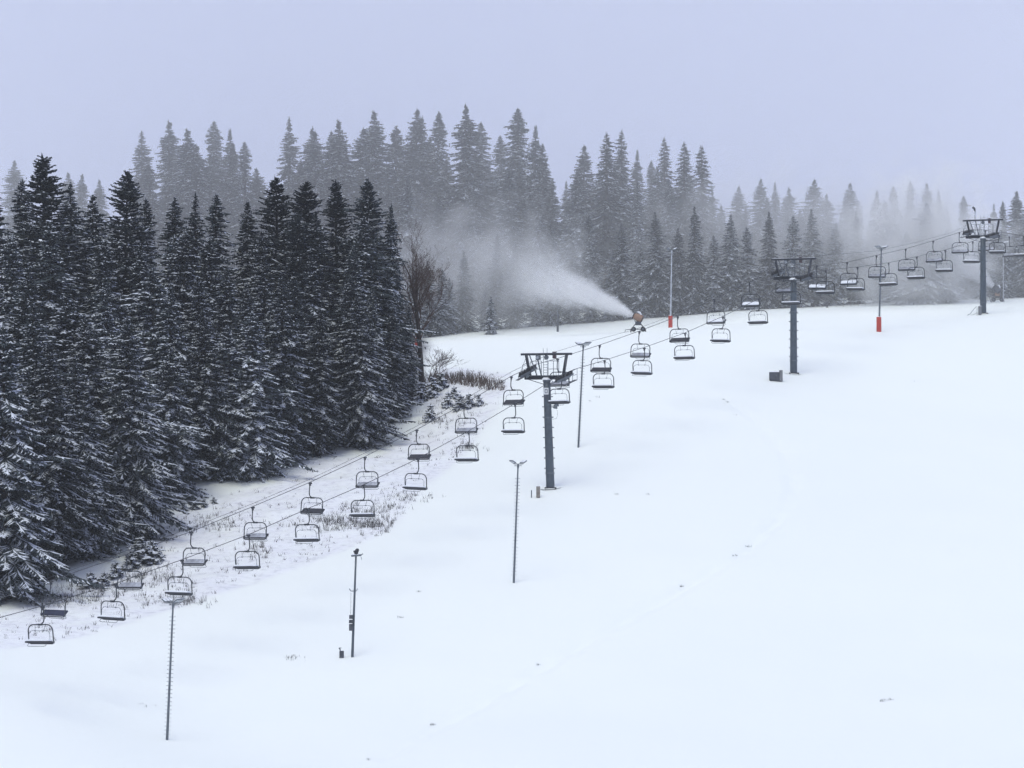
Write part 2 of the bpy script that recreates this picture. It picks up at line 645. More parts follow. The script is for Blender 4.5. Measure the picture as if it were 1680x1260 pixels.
    o2 = len(V) + np.arange(len(q))[:, None] * 5
    T2 = np.stack([o2 + [0, 1, 3], o2 + [1, 2, 3], o2 + [0, 4, 1], o2 + [1, 4, 2]], 1).reshape(-1, 3)
    # hanging twigs
    h = len(HS)
    a = rng.random(h) * 6.28
    hd = np.stack([np.cos(a), np.sin(a), np.zeros(h)], -1) * 0.07
    V3 = np.stack([HS - hd, HS + hd, HS - up * HL[:, None] + hd * rng.normal(0, 0.6, h)[:, None]], 1).reshape(-1, 3)
    T3 = len(V) + len(V2) + np.arange(h)[:, None] * 3 + [0, 1, 2]
    crown = np_mesh('crown', np.concatenate([V, V2, V3]), np.concatenate([T, T2, T3]), ['needles' if snow < 0.9 else 'frost_needles', snow_mat],
                    np.concatenate([M, np.ones(len(T2), int), np.zeros(len(T3), int)]))
    # trunk with a root flare
    tb = MB()
    zs = [-0.6, 0, 0.25, 0.8, H * 0.3, H * 0.6, H * 0.85, H - 0.3]
    r0 = 0.012 * H + 0.05
    rr = [r0 * 1.55, r0 * 1.5, r0 * 1.2, r0, r0 * 0.78, r0 * 0.48, r0 * 0.2, 0.015]
    tb.tube([(lean[0] * q_, lean[1] * q_, q_) for q_ in zs], rr, 8)
    tme = bpy.data.meshes.new('trunk')
    tme.from_pydata([tuple(v) for v in tb.v], [], tb.f)
    tme.materials.append(MATS['bark'])
    return tme, crown


PROTO = {  # name: (mesh pair, height)
}


def proto(name, *a, **k):
    PROTO[name] = (make_conifer(*a, **k), a[1])


proto('wide0', 1, 24, 4.0, 1.6, 'spruce', 0.33)
proto('wide1', 2, 23, 3.7, 2.2, 'spruce', 0.44)
proto('wide2', 3, 26, 4.3, 1.0, 'spruce', 0.27)
proto('high', 4, 24, 3.8, 4.6, 'spruce', 0.42)
proto('fir0', 5, 25, 3.0, 2.5, 'fir', 0.26)
proto('fir1', 6, 24, 3.2, 3.0, 'fir', 0.20)
proto('nar0', 7, 26, 3.0, 1.6, 'narrow', 0.34)
proto('nar1', 8, 25, 2.7, 1.4, 'narrow', 0.30, sparse=0.12)
proto('nar2', 9, 24, 3.2, 1.2, 'narrow', 0.33, sparse=0.06)
proto('spar', 10, 25, 2.9, 2.0, 'narrow', 0.25, dens=0.9, sparse=0.25)
proto('frost', 12, 18, 3.4, 0.6, 'spruce', 0.97, dens=1.1, snow_w=1.1, snow_mat='loose_snow')
proto('half', 13, 18, 3.0, 0.8, 'spruce', 0.72, snow_w=0.8)
proto('fr0', 21, 20, 4.6, 0.8, 'spruce', 0.60, snow_w=0.6)
proto('fr1', 22, 21, 4.3, 1.0, 'spruce', 0.54, snow_w=0.6)
proto('young', 14, 7, 1.7, 0.25, 'spruce', 0.55)
proto('shrub', 15, 1.6, 0.9, 0.1, 'spruce', 0.75, dens=1.2, snow_w=0.8)


def tree(kind, pos, h, label, group, widen=1.0, name='spruce_tree', cat='tree', rz=None):
    (tm, cm), H = PROTO[kind]
    s = h / H
    r = thing(name, label, cat, pos, group, rnd.random() * 6.28 if rz is None else rz)
    r.scale = (s * widen, s * widen * rnd.uniform(.9, 1.1), s)
    r.rotation_euler.x, r.rotation_euler.y = rnd.gauss(0, .012), rnd.gauss(0, .012)
    for nm, me in (('trunk', tm), ('crown', cm)):
        o = bpy.data.objects.new(nm, me)
        COL.objects.link(o)
        o.parent = r
    return r


ORD = ['first', 'second', 'third', 'fourth', 'fifth', 'sixth', 'seventh', 'eighth', 'ninth', 'tenth', 'eleventh', 'twelfth', 'thirteenth',
       'fourteenth', 'fifteenth', 'sixteenth', 'seventeenth', 'eighteenth', 'nineteenth', 'twentieth']
ORD += ['twenty-' + o for o in ORD[:9]] + ['thirtieth'] + ['thirty-' + o for o in ORD[:9]] + ['fortieth'] + ['forty-' + o for o in ORD[:9]]
TREES = []   # occupied spots (x, y)


def free(x, y, d):
    return all((x - a) ** 2 + (y - b) ** 2 > d * d for a, b in TREES)


def stand(px, py_top, Y, kind, label, group, widen=1.0):
    """tree on the ground at a distance with its tip in a given direction"""
    a, b = ray(px, py_top)
    g = gz(a * Y, Y)
    TREES.append((a * Y, Y))
    return tree(kind, (a * Y, Y, g - 0.1), b * Y - g, label, group, widen)


# front edge of the near forest: (foot px, foot py, tip py, kind, width)
FRONT = [(8, 1003, 520, 'fr1', .9), (93, 955, 555, 'high', 1.0), (160, 928, 640, 'fr0', 0.9), (222, 905, 500, 'fr1', 0.9), (290, 838, 560, 'fr0', 1.0),
         (345, 812, 490, 'wide1', 1.0), (428, 803, 480, 'fr1', 0.95), (480, 785, 540, 'nar2', 1.1), (537, 752, 590, 'fr0', 0.95), (602, 752, 450, 'fr1', 0.95),
         (655, 712, 500, 'nar2', 1.05), (683, 668, 560, 'fr0', 0.8)]
for i, (px, py, tp, kd, w) in enumerate(FRONT):
    p = on_ground(px - (12 if px > 20 else 0), py - (22 if i != 1 else 6))
    TREES.append((p.x, p.y))
    lab = ('spruce with bare lower trunk at the near forest edge, beside the leftmost chairs' if i == 1 else
           'snow-dusted spruce on the near forest edge, %s tree up the edge from bottom left' % ORD[i])
    a, b = ray(px - 12, tp + rnd.uniform(0, 30))
    tree(kd, (p.x, p.y, p.z - 0.1), b * p.y - p.z, lab, 'spruces along the edge of the near forest', w * (rnd.uniform(1.35, 1.6) if px < 640 else 1.15))

# tops of the near forest
NEARTOP = [(-12, 300, 336, 'wide0'), (33, 290, 340, 'nar0'), (80, 252, 334, 'fir0'), (122, 298, 338, 'nar2'), (152, 316, 342, 'wide1'), (202, 277, 336, 'fir1'),
           (243, 322, 345, 'nar0'), (285, 322, 348, 'wide0'), (318, 316, 343, 'nar1'), (352, 314, 350, 'nar0'), (405, 328, 346, 'wide2'), (460, 288, 344, 'fir0'),
           (505, 296, 340, 'fir1'), (556, 294, 346, 'fir0'), (601, 292, 342, 'fir0'), (642, 333, 345, 'nar2')]
for i, (px, py, Y, kd) in enumerate(NEARTOP):
    lab = {2: 'dense dark pointed fir rising highest above the left of the near forest',
           5: 'fir with a tufted rounded top above a thin neck, left of the near forest',
           0: 'dark spruce cut by the left edge at the top of the near forest'}.get(
        i, 'dark conifer topping the near forest, %s tip counted from the left' % ORD[i])
    stand(px, py, Y, kd, lab, 'conifers topping the near forest', rnd.uniform(1.3, 1.65) if px < 630 else 1.1)

# inner rows of the near forest
MIDS = [(40, 420, 306), (118, 455, 300), (180, 410, 312), (245, 430, 318), (300, 395, 326), (375, 400, 330), (440, 385, 332), (520, 380, 334), (575, 370, 336),
        (630, 400, 338), (25, 480, 290), (150, 500, 294), (330, 470, 318), (400, 440, 322), (490, 430, 328), (655, 420, 345), (205, 480, 302), (270, 480, 311),
        (70, 345, 322), (105, 370, 328), (165, 360, 326), (225, 375, 332), (285, 370, 338), (340, 372, 340), (425, 362, 338), (482, 350, 336), (535, 340, 339),
        (590, 352, 339), (10, 360, 318), (55, 500, 284), (560, 450, 331), (620, 480, 333), (460, 470, 321), (130, 560, 287), (60, 600, 280), (370, 520, 313),
        (520, 520, 325), (668, 520, 342)]
for i, (px, py, Y) in enumerate(MIDS):
    kd = rnd.choice(['fr0', 'fr1', 'wide1']) if Y < 322 else rnd.choice(['wide0', 'wide1', 'wide2', 'nar2', 'fr1', 'wide1', 'fir1'])
    stand(px + rnd.uniform(-8, 8), py + rnd.uniform(-20, 45), Y + rnd.uniform(-2, 2), kd,
          'snow-dusted spruce standing inside the dense dark near forest', 'spruces inside the near forest', rnd.uniform(1.3, 1.65) if px < 600 else rnd.uniform(.95, 1.1))

# far forest in the mist: skyline tips (px, py)
SKY = [(25, 262), (110, 281), (134, 284), (160, 293), (240, 214), (275, 196), (305, 209), (352, 196), (382, 210), (403, 230), (432, 274), (475, 192), (507, 206),
       (524, 214), (541, 212), (556, 195), (583, 208), (615, 180), (675, 176), (693, 190), (719, 180), (765, 170), (790, 197), (848, 174), (872, 205), (893, 234),
       (955, 236), (995, 217), (1020, 213), (1090, 225), (1120, 232), (1156, 238), (1207, 304), (1243, 292), (1275, 298), (1291, 306), (1327, 293), (1361, 316),
       (1392, 299), (1436, 311), (1468, 303), (1495, 294), (1525, 299), (1545, 312), (1580, 319), (1628, 334), (1670, 312)]
for i, (px, py) in enumerate(SKY):
    Y = rnd.uniform(458, 476) if px > 560 else rnd.uniform(462, 478)
    if px == 1670:
        Y = 452
    if px < 170:
        Y = rnd.uniform(482, 490)
    if 1080 < px < 1170 or px in (848, 872, 995, 1020):
        Y -= 8
    kd = rnd.choice(['nar0', 'nar1', 'nar2', 'nar0', 'wide2'])
    if px in (995, 1020, 1120, 1156, 1090, 893):
        kd = 'spar'
    stand(px, py, Y, kd, 'pale misty spruce on the far skyline, %s tip counted from the left' % ORD[i], 'misty spruces on the far skyline', rnd.uniform(1.35, 1.8))

# front row along the far treeline: (foot px, tip py, kind)
FAR = [(628, 400, 'nar2'), (652, 420, 'wide1'), (676, 440, 'half'), (704, 425, 'wide1'), (722, 440, 'half'), (738, 455, 'half'), (760, 410, 'nar2'), (795, 470, 'half'), (812, 380, 'nar0'), (845, 400, 'wide0'), (880, 440, 'half'), (905, 365, 'nar2'), (940, 395, 'wide1'),
       (968, 350, 'nar0'), (1000, 420, 'half'), (1022, 365, 'wide1'), (1052, 400, 'half'), (1080, 345, 'wide2'), (1112, 372, 'wide1'), (1140, 335, 'nar2'), (1172, 385, 'half'),
       (1200, 350, 'wide1'), (1232, 370, 'half'), (1262, 345, 'nar2'), (1300, 352, 'half'), (1335, 340, 'wide1'), (1372, 362, 'half'), (1408, 345, 'nar2'),
       (1450, 400, 'half'), (1478, 385, 'frost'), (1512, 335, 'frost'), (1546, 378, 'frost'), (1578, 372, 'nar2'), (1612, 365, 'wide1'), (1650, 362, 'nar2'), (1690, 330, 'wide1')]
FLAB = {29: 'spruce coated white by the spray, left of the three white ones', 30: 'tallest spruce coated white by the spray at the treeline',
        31: 'spruce coated white by the spray, right of the three white ones'}
for i, (px, tp, kd) in enumerate(FAR):
    fy = np.interp(px, [600, 700, 760, 1000, 1200, 1400, 1680], [562, 556, 548, 530, 512, 501, 490])
    p = on_ground(px, fy - 1)
    a, b = ray(px, tp)
    TREES.append((p.x, p.y))
    tree(kd, (p.x, p.y + (2 if kd != 'frost' else -6), p.z), b * p.y - p.z, FLAB.get(i, 'misty spruce in the front row of the far treeline, %s from the left' % ORD[i]),
         'spruces in the front row of the far treeline', rnd.uniform(1.15, 1.4) if kd not in ('frost', 'half') else 1.4)
# filling rows behind
k = 0
for px in range(180, 1700, 27):
    base_top = np.interp(px, [180, 420, 640, 900, 1180, 1210, 1700], [330, 330, 300, 300, 320, 345, 350])
    Y = rnd.uniform(456, 464) if k % 2 else rnd.uniform(449, 456)
    if px < 560:
        Y += 12
    stand(px + rnd.uniform(-9, 9), base_top + rnd.uniform(-25, 45), Y, rnd.choice(['wide0', 'nar2', 'nar0', 'wide1', 'nar1']),
          'misty spruce packed among others inside the far forest', 'spruces inside the far forest', rnd.uniform(1.15, 1.4))
    k += 1

sk = sorted(SKY)
for px in range(232, 1690, 23):
    tp = np.interp(px, [q[0] for q in sk], [q[1] for q in sk]) + rnd.uniform(24, 75)
    stand(px + rnd.uniform(-8, 8), tp, rnd.uniform(464, 484), rnd.choice(['nar0', 'nar1', 'nar2', 'wide0', 'spar']),
          'misty spruce packed among others inside the far forest', 'spruces inside the far forest', rnd.uniform(1.3, 1.7))

# small snowed-in conifer by the far treeline
p = on_ground(805, 549)
tree('young', p, 5.0, 'small snowy spruce standing alone before the far treeline, left of the plume', None)
# shrubs on the bank
SHR = [(712, 652, 2.2), (735, 668, 1.6), (755, 672, 1.5), (770, 668, 1.4), (705, 690, 1.7), (725, 640, 1.8), (690, 660, 2.2), (786, 664, 1.1), (745, 655, 1.3)]
for i, (px, py, h) in enumerate(sorted(SHR)):
    tree('shrub', on_ground(px, py), h, 'low snow-dusted shrub on the bank under the bare tree, %s from the left' % ORD[i], 'shrubs on the bank', rnd.uniform(1.0, 1.4), 'shrub', 'shrub')
for i, (px, py, h) in enumerate(sorted([(238, 925, 1.8), (250, 915, 1.5), (228, 912, 1.7), (215, 932, 1.3), (262, 922, 1.1), (300, 838, .8), (318, 834, .7), (335, 830, .6), (350, 826, .6),
                                 (190, 945, 1.2), (170, 958, 1.0), (150, 960, 1.1)])):
    tree('shrub', on_ground(px, py), h, 'low snow-dusted shrub at the foot of the near forest, %s from the left' % ORD[i], 'shrubs at the foot of the near forest', rnd.uniform(1.2, 1.8), 'shrub', 'shrub')


# ------------------------------------------------------------------ bare broadleaf tree, bushes, grass
def branching(mb, p, d, L, r, depth, rg, upw=0.25):
    n = 3
    pts, rs = [p.copy()], [r]
    for i in range(n):
        d = (d + Vector((rg.gauss(0, .13), rg.gauss(0, .13), rg.gauss(0.03, .08)))).normalized()
        p = p + d * (L / n)
        pts.append(p.copy())
        rs.append(max(.011, r * (1 - 0.4 * (i + 1) / n)))
    mb.tube(pts, rs, 5 if depth > 2 else 3, caps=False)
    if depth == 0:
        return
    for k in range(rg.choice([2, 3, 3])):
        q = pts[rg.choice([1, 2, 3, 3])]
        nd = (d + Vector((rg.gauss(0, .55), rg.gauss(0, .55), rg.gauss(upw, .25)))).normalized()
        branching(mb, q, nd, L * rg.uniform(.6, .85), r * rg.uniform(.42, .6), depth - 1, rg, upw)


rg = random.Random(4)
p = on_ground(692, 640)
bt = thing('bare_tree', 'tall bare brown broadleaf tree at the right end of the near forest', 'tree', p)
sc_ = p.y / F
H = (640 - 385) * sc_
mb = MB()
lean = -12 * sc_
mb.tube([(0, 0, -.4), (0, 0, .1), (-.12, 0, H * .2), (lean * .5, 0, H * .42), (lean, 0.1, H * .6)], [.42, .34, .27, .22, .15], 9)
mb.build('trunk', 'bark', bt, smooth=True)
top = Vector((lean, .1, H * .6))
for k in range(15):
    mb = MB()
    h = rg.uniform(.36, 1.0)
    q = Vector((lean * h, .1 * h, H * .6 * h))
    a = rg.uniform(-1, 1)
    d = Vector((a * .75 + .2, rg.uniform(-.5, .5), rg.uniform(.7, 1.3))).normalized()
    branching(mb, q, d, H * rg.uniform(.13, .19), .085, 5, rg, .3)
    mb.build('limb', 'bare_twig', bt)
mb = MB()
branching(mb, top, Vector((-.1, 0, 1)), H * .16, .13, 5, rg, .3)
mb.build('limb', 'bare_twig', bt)
# small bare shrub tree beside it
p = on_ground(706, 622)
st = thing('bare_sapling', 'thin bare sapling with fanning twigs right of the bare tree', 'tree', p)
for k in range(7):
    mb = MB()
    d = Vector((rg.uniform(.1, 1.0), rg.uniform(-.4, .4), rg.uniform(.55, 1.2))).normalized()
    branching(mb, Vector((rg.uniform(-.3, .3), 0, -.1)), d, rg.uniform(1.3, 1.9), .045, 4, rg, .12)
    mb.build('limb', 'bare_twig', st)


def twig_bush(name, label, x0, x1, py0, py1, n, h0, h1, m='brown_twig'):
    mb = MB()
    o = on_ground((x0 + x1) / 2, (py0 + py1) / 2)
    for k in range(n):
        u = rg.random()
        px = x0 + (x1 - x0) * u
        py = py0 + (py1 - py0) * u + rg.uniform(-6, 9)
        g = on_ground(px, py) - o
        hh = rg.uniform(h0, h1) * (0.55 + 0.45 * math.sin(math.pi * min(1, max(.05, u))))
        for j in range(3):
            d = Vector((rg.gauss(0, .3), rg.gauss(0, .3), 1)).normalized()
            mid = g + d * hh * .55
            tip = mid + (d + Vector((rg.gauss(0, .3), rg.gauss(0, .3), 0))).normalized() * hh * .5
            mb.tube([g - UP * .1, mid, tip], [.022, .017, .008], 3, caps=False)
    ob = mb.build(name, m)
    ob.location = o
    return tag(ob, label, 'bush')


twig_bush('brown_bush', 'long low brown thicket of bare twigs on the bank crest', 728, 828, 622, 636, 260, .7, 1.25)
twig_bush('brown_bush', 'brown twig clump at the base of the bare tree', 692, 730, 636, 630, 90, 1.0, 1.9)

# dry grass poking through thin snow (uncountable)
pts, ff = [], []
DENSE = [(560, 860, 70, 14, 220), (615, 862, 30, 14, 150), (600, 838, 45, 10, 60), (660, 815, 45, 10, 60), (540, 858, 40, 8, 80), (300, 985, 45, 10, 90), (640, 835, 30, 10, 40), (420, 905, 30, 12, 50),
         (765, 735, 22, 10, 60), (720, 690, 30, 18, 90), (745, 660, 45, 14, 120), (100, 985, 60, 10, 130),  (240, 945, 60, 18, 160),
         (150, 970, 90, 16, 160), (340, 860, 60, 16, 120)]
spots = []
g_ = np.random.default_rng(8)
while len(spots) < 560:
    px, py = g_.uniform(-10, 840), g_.uniform(600, 1070)
    if in_poly(np.array([px]), np.array([py]), STRIP)[0] and vnoise(np.array([px]), np.array([py * 2]), 34, 9)[0] > g_.uniform(-.45, .5):
        spots.append((px, py, 0.32))
for cx, cyy, sx, sy, n in DENSE:
    for k in range(int(n * .6)):
        spots.append((cx + g_.normal(0, sx * .5), cyy + g_.normal(0, sy * .5), .55))
for k in range(14):
    spots.append((480 + g_.normal(0, 12), 1080 + g_.normal(0, 2.5), .3))
    if k % 3 == 0:
        spots.append((345 + g_.normal(0, 12), 1150 + g_.normal(0, 3), .18))
        spots.append((230 + g_.normal(0, 14), 1158 + g_.normal(0, 2), .15))
for px, py in [(1458, 1148), (1448, 1150), (1465, 1147), (1008, 810), (985, 652), (968, 660), (1185, 655), (1187, 660), (1205, 680), (660, 1012), (690, 970), (1065, 812), (1350, 548), (1498, 625), (884, 1090),
               (1205, 912), (604, 1246), (710, 1190), (540, 1085), (1560, 905), (1120, 962), (1225, 897)]:
    spots += [(px + g_.normal(0, 2), py + g_.normal(0, .7), .22)] * 2
for px, py, hh in spots:
    o = on_ground(px, py)
    for j in range(int(g_.integers(3, 8))):
        b = o + Vector((g_.normal(0, .12), g_.normal(0, .12), -.05))
        h = hh * g_.uniform(.4, 1.2)
        a = g_.uniform(0, 6.28)
        w = Vector((math.cos(a), math.sin(a), 0)) * .022
        t = b + Vector((g_.normal(0, .35) * h, g_.normal(0, .35) * h, h))
        n0 = len(pts)
        pts += [b - w, b + w, t]
        ff.append((n0, n0 + 1, n0 + 2))
me = np_mesh('dry_grass', np.array([tuple(q) for q in pts]), np.array(ff), ['dry_grass'])
o = bpy.data.objects.new('dry_grass', me)
COL.objects.link(o)
tag(o, 'dry brown grass poking through the thin snow below the forest', 'grass', kind='stuff')

# fallen log with snow and a dark snag at the left
p = on_ground(38, 978)
fl = thing('fallen_log', 'thin fallen log carrying a line of snow among the lowest trees', 'log', p)
q = on_ground(78, 968)
a, b = P(26, 973, p.y) - p, P(76, 956, q.y) - p
mb = MB()
mb.tube([a, (a + b) / 2 + UP * .05, b], [.11, .1, .08], 7)
mb.build('trunk', 'bark', fl)
mb = MB()
mb.tube([a + UP * .1, (a + b) / 2 + UP * .15, b + UP * .08], [.07, .07, .05], 6)
mb.build('snow', 'loose_snow', fl)

# ------------------------------------------------------------------ ropes
T_BASE = [(903, 800, 300.0), (1302, 612, None), (1613, 514, None)]
LANG = math.radians(27.5)
LD = Vector((math.sin(LANG), math.cos(LANG), 0))       # uphill line direction
AC = Vector((math.cos(LANG), -math.sin(LANG), 0))      # across the line, towards the camera
C0 = P(903, 800, 300.0)
HALF = 1.9


def on_line(px, py, off):
    """point on the vertical plane of a rope, seen at a pixel"""
    a, b = ray(px, py)
    o = C0 + AC * off
    # (o + s*LD).x = a * (o + s*LD).y
    s = (a * o.y - o.x) / (LD.x - a * LD.y)
    Y = o.y + s * LD.y
    return Vector((a * Y, Y, b * Y))


NEAR_R = [(-60, 1031), (0, 1013), (70, 994), (190, 957), (299, 918), (408, 877), (506, 834), (597, 795), (686, 752), (769, 707), (845, 662), (893, 632), (908, 621), (925, 613), (942, 606),
          (992, 591), (1057, 570), (1124, 546), (1186, 519), (1245, 490), (1290, 464), (1308, 456), (1323, 450), (1338, 446), (1355, 443), (1407, 438), (1458, 431), (1504, 421), (1551, 410), (1596, 396),
          (1615, 386), (1629, 382), (1643, 381), (1679, 387), (1720, 392)]
BACK_R = [(-60, 1003), (0, 982), (84, 952), (209, 909), (314, 872), (415, 831), (509, 791), (599, 749), (684, 704.5), (762, 662.5), (839, 617), (852, 611), (865, 604), (878, 598), (915, 588), (984, 566), (1049, 543), (1112, 519),
          (1172, 490), (1230, 463), (1262, 448), (1276, 443), (1290, 440), (1340, 436), (1390, 430), (1438, 419), (1486, 408), (1531, 395), (1574, 381), (1588, 377.5), (1600, 376), (1617, 378), (1656, 388), (1720, 397)]
COMM_R = [(-60, 996), (100, 941), (209, 903), (314, 866), (415, 826), (509, 786), (599, 743), (684, 699), (762, 655), (839, 610), (905, 579), (965, 561), (1040, 541), (1087, 524), (1170, 487), (1240, 452), (1302, 424),
          (1354, 419), (1443, 411), (1505, 397), (1560, 382), (1613, 357), (1680, 366), (1720, 371)]


def rope_points(lst, off):
    return [on_line(px, py, off) for px, py in lst]


ROPES = {}
for nm, lst, off, r, lab in (('haul_rope', NEAR_R, HALF, .026, 'dark steel cable carrying the lower, nearer row of chairs'),
                             ('haul_rope', BACK_R, -HALF, .026, 'dark steel cable carrying the upper, farther row of chairs'),
                             ('signal_cable', COMM_R, -HALF * .3, .015, 'thin cable strung over the tower tops without chairs')):
    pp = rope_points(lst, off)
    ROPES[off] = pp
    mb = MB()
    mb.tube(pp, r, 6)
    tag(mb.build(nm, 'rope'), lab, 'cable')


def rope_at(off, px):
    pp = ROPES[off]
    lst = NEAR_R if off > 0 else BACK_R
    for i in range(len(lst) - 1):
        if lst[i][0] <= px <= lst[i + 1][0]:
            py = lst[i][1] + (lst[i + 1][1] - lst[i][1]) * (px - lst[i][0]) / (lst[i + 1][0] - lst[i][0])
            d = (pp[i + 1] - pp[i]).normalized()
            return on_line(px, py, off), d
    raise ValueError(px)


# ------------------------------------------------------------------ chairs
# local axes: x across the chair, y towards where the rider faces, z up; origin at the rope grip
def rounded_arch(w, z_top, z_bot, r, y, n=5):
    pts = [Vector((-w, y, z_bot))]
    for k in range(n + 1):
        a = math.pi - math.pi / 2 * k / n
        pts.append(Vector((-w + r + r * math.cos(a), y, z_top - r + r * math.sin(a))))
    for k in range(n + 1):
        a = math.pi / 2 - math.pi / 2 * k / n
        pts.append(Vector((w - r + r * math.cos(a), y, z_top - r + r * math.sin(a))))
    pts.append(Vector((w, y, z_bot)))
    return pts


def make_chair(front, top=None, snow='thick', seat_mat='cushion'):
    r = bpy.data.objects.new('lift_chair', None)
    COL.objects.link(r)
    zt, zb = -1.20, -2.44
    fw = .36
    mb = MB()
    mb.box((0, 0, 0), .1, .42, .13)
    mb.box((0, -.02, -.12), .08, .2, .2)
    mb.build('grip', 'dark_steel', r)
    mb = MB()
    bow = -.12
    mb.tube([(0, 0, -.1), (0, -.06, -.22), (0, bow * .7, -.40), (0, bow, -.64), (0, bow, -.88), (0, bow * .5 + fw * .12, -1.05), (0, fw * .5, -1.15), (0, fw, -1.20)], .045, 8)
    mb.box((0, fw - .02, zt), .34, .16, .13)
    mb.build('hanger', 'chair_paint', r, smooth=True)
    mb = MB()
    pts = rounded_arch(1.04, zt, zb, .46, 0, 7)
    pts = [Vector((p.x, -.1 * max(0, (zt - p.z) / (zt - zb)), p.z)) for p in pts]
    # the sides sweep back under the seat and close at the bottom
    pts = [Vector((-.9, -.16, zb - .1)), Vector((-1.0, -.13, zb - .05))] + pts + [Vector((1.0, -.13, zb - .05)), Vector((.9, -.16, zb - .1))]
    mb.tube([q + Vector((0, fw, 0)) for q in pts], .043, 8, closed=True)
    mb.build('frame', 'chair_paint', r, smooth=True)
    # raised restraint bar: hoop held by two short struts
    mb = MB()
    hp = rounded_arch(.88, zt - .42, zb + .05, .3, .1 + fw)
    mb.tube(hp, .017, 6)
    for x in (-.36, .36):
        mb.tube([(x - .06 * (1 if x < 0 else -1), fw, zt), (x, .1 + fw, zt - .42)], .015, 5)
        mb.box((x, .1 + fw, zt - .43), .1, .05, .07)
    mb.build('restraint_bar', 'chair_thin', r)
    # seat: level on the descending chairs, tipped back on the ascending ones
    tilt = .10 if front else .62
    fy = Vector((0, math.cos(tilt), math.sin(tilt)))
    uz = Vector((0, -math.sin(tilt), math.cos(tilt)))
    c = Vector((0, fw - .12, zb)) + fy * .28
    mb = MB()
    mb.box(c, 2.06, .58, .13, (1, 0, 0), fy, uz)
    seat = mb.build('seat', seat_mat, r, bevel=.045)
    if snow != 'none':
        th = .12 if snow == 'thick' else .03
        mb = MB()
        mb.box(c + uz * (.066 + th / 2), 1.9, .5, th, (1, 0, 0), fy, uz)
        mb.build('snow', 'loose_snow' if snow == 'thick' else 'cushion_frost', seat, bevel=.03)
    mb = MB()
    mb.tube([(-.62, fw + .1, zb - .06), (-.62, fw + .3, zb - .22), (-.5, fw + .34, zb - .25), (.78, fw + .34, zb - .25), (.9, fw + .3, zb - .2), (.92, fw + .05, zb - .05)], .018, 6)
    mb.build('footrest', 'chair_thin', r)
    for x in (-1.06, 1.06):
        mb = MB()
        mb.tube([(x, fw - .1 + .1 * math.cos(a), zb + .02 + .1 * math.sin(a)) for a in [k * math.pi / 4 for k in range(8)]], .018, 5, closed=True)
        mb.build('hinge_loop', 'chair_thin', r)
    return r


protos = {('f', 'thick'): make_chair(True), ('b', 'thin'): make_chair(False, snow='thin'), ('b', 'none'): make_chair(False, snow='none'),
          ('b', 'blue'): make_chair(False, snow='none', seat_mat='blue_cushion'), ('b', 'thick'): make_chair(False, snow='thick')}
FRONT_PX = [70, 190, 299, 408, 506, 597, 686, 769, 845, 920, 992, 1057, 1124, 1186, 1245, 1300, 1355, 1407, 1458, 1504, 1551, 1596, 1638, 1679]
BACK_PX = [84, 209, 314, 415, 509, 599, 684, 762, 839, 915, 984, 1049, 1112, 1172, 1230, 1285, 1340, 1390, 1438, 1486, 1531, 1574, 1617, 1656]
BSTY = {84: 'blue', 509: 'none', 684: 'none', 839: 'none', 984: 'none', 1112: 'none', 1172: 'thick', 1340: 'thick', 1390: 'thick', 1230: 'thick'}
used = set()
RANGES = [(0, 893, 'below the nearest tower', True), (893, 1302, 'between the nearest and middle towers', False), (1302, 1613, 'between the middle and top towers', False), (1613, 1800, 'above the top tower', False)]


def chair_label(px, lst, which):
    for a, b, where, down in RANGES:
        if a <= px < b:
            seq = sorted([q for q in lst if a <= q < b], reverse=down)
            n = seq.index(px)
            extra = 'counting downhill' if down else 'counting uphill'
            return 'empty chair on the %s cable %s, %s %s' % (which, where, ORD[n], extra)


for off, lst, key in ((HALF, FRONT_PX, 'f'), (-HALF, BACK_PX, 'b')):
    for px in lst:
        sty = 'thick' if key == 'f' else BSTY.get(px, 'thin')
        pr = protos[(key, sty)]
        if (key, sty) in used:
            c = copy_tree(pr)
        else:
            c = pr
            used.add((key, sty))
        pos, d = rope_at(off, px)
        c.location = pos - UP * .09
        rz = -LANG if key == 'b' else math.pi - LANG
        c.rotation_euler = (0, rnd.uniform(-.03, .03), rz + rnd.uniform(-.08, .08))
        tag(c, chair_label(px, lst, 'nearer' if key == 'f' else 'farther'), 'lift chair', 'chairs hanging on the nearer cable' if key == 'f' else 'chairs hanging on the farther cable')
        if sty == 'blue':
            c['label'] = 'empty chair with a bare blue seat on the farther cable, the leftmost there'


def drift(root, r, h):
    # snow banked against a foot, following the fall of the slope
    o = root.location
    mb = MB()
    n = 14
    sx = gz(o.x + 1, o.y) - gz(o.x, o.y)
    sy = gz(o.x, o.y + 1) - gz(o.x, o.y)
    for f_, hh in ((1.0, -.12), (.72, .25), (.42, .8), (.15, 1.0)):
        for j in range(n):
            a = 2 * math.pi * j / n
            q = r * f_ * rnd.uniform(.85, 1.2)
            x, y = q * math.cos(a), q * math.sin(a) * .8
            mb.v.append(Vector((x, y, sx * x + sy * y + hh * h * rnd.uniform(.8, 1.1) + .02)))
    for i in range(3):
        for j in range(n):
            j2 = (j + 1) % n
            mb.f.append((i * n + j, i * n + j2, (i + 1) * n + j2, (i + 1) * n + j))
            mb.m.append(0)
    mb.f.append(tuple(3 * n + j for j in range(n)))
    mb.m.append(0)
    mb.build('snow_drift', 'piste_snow', root, smooth=True)


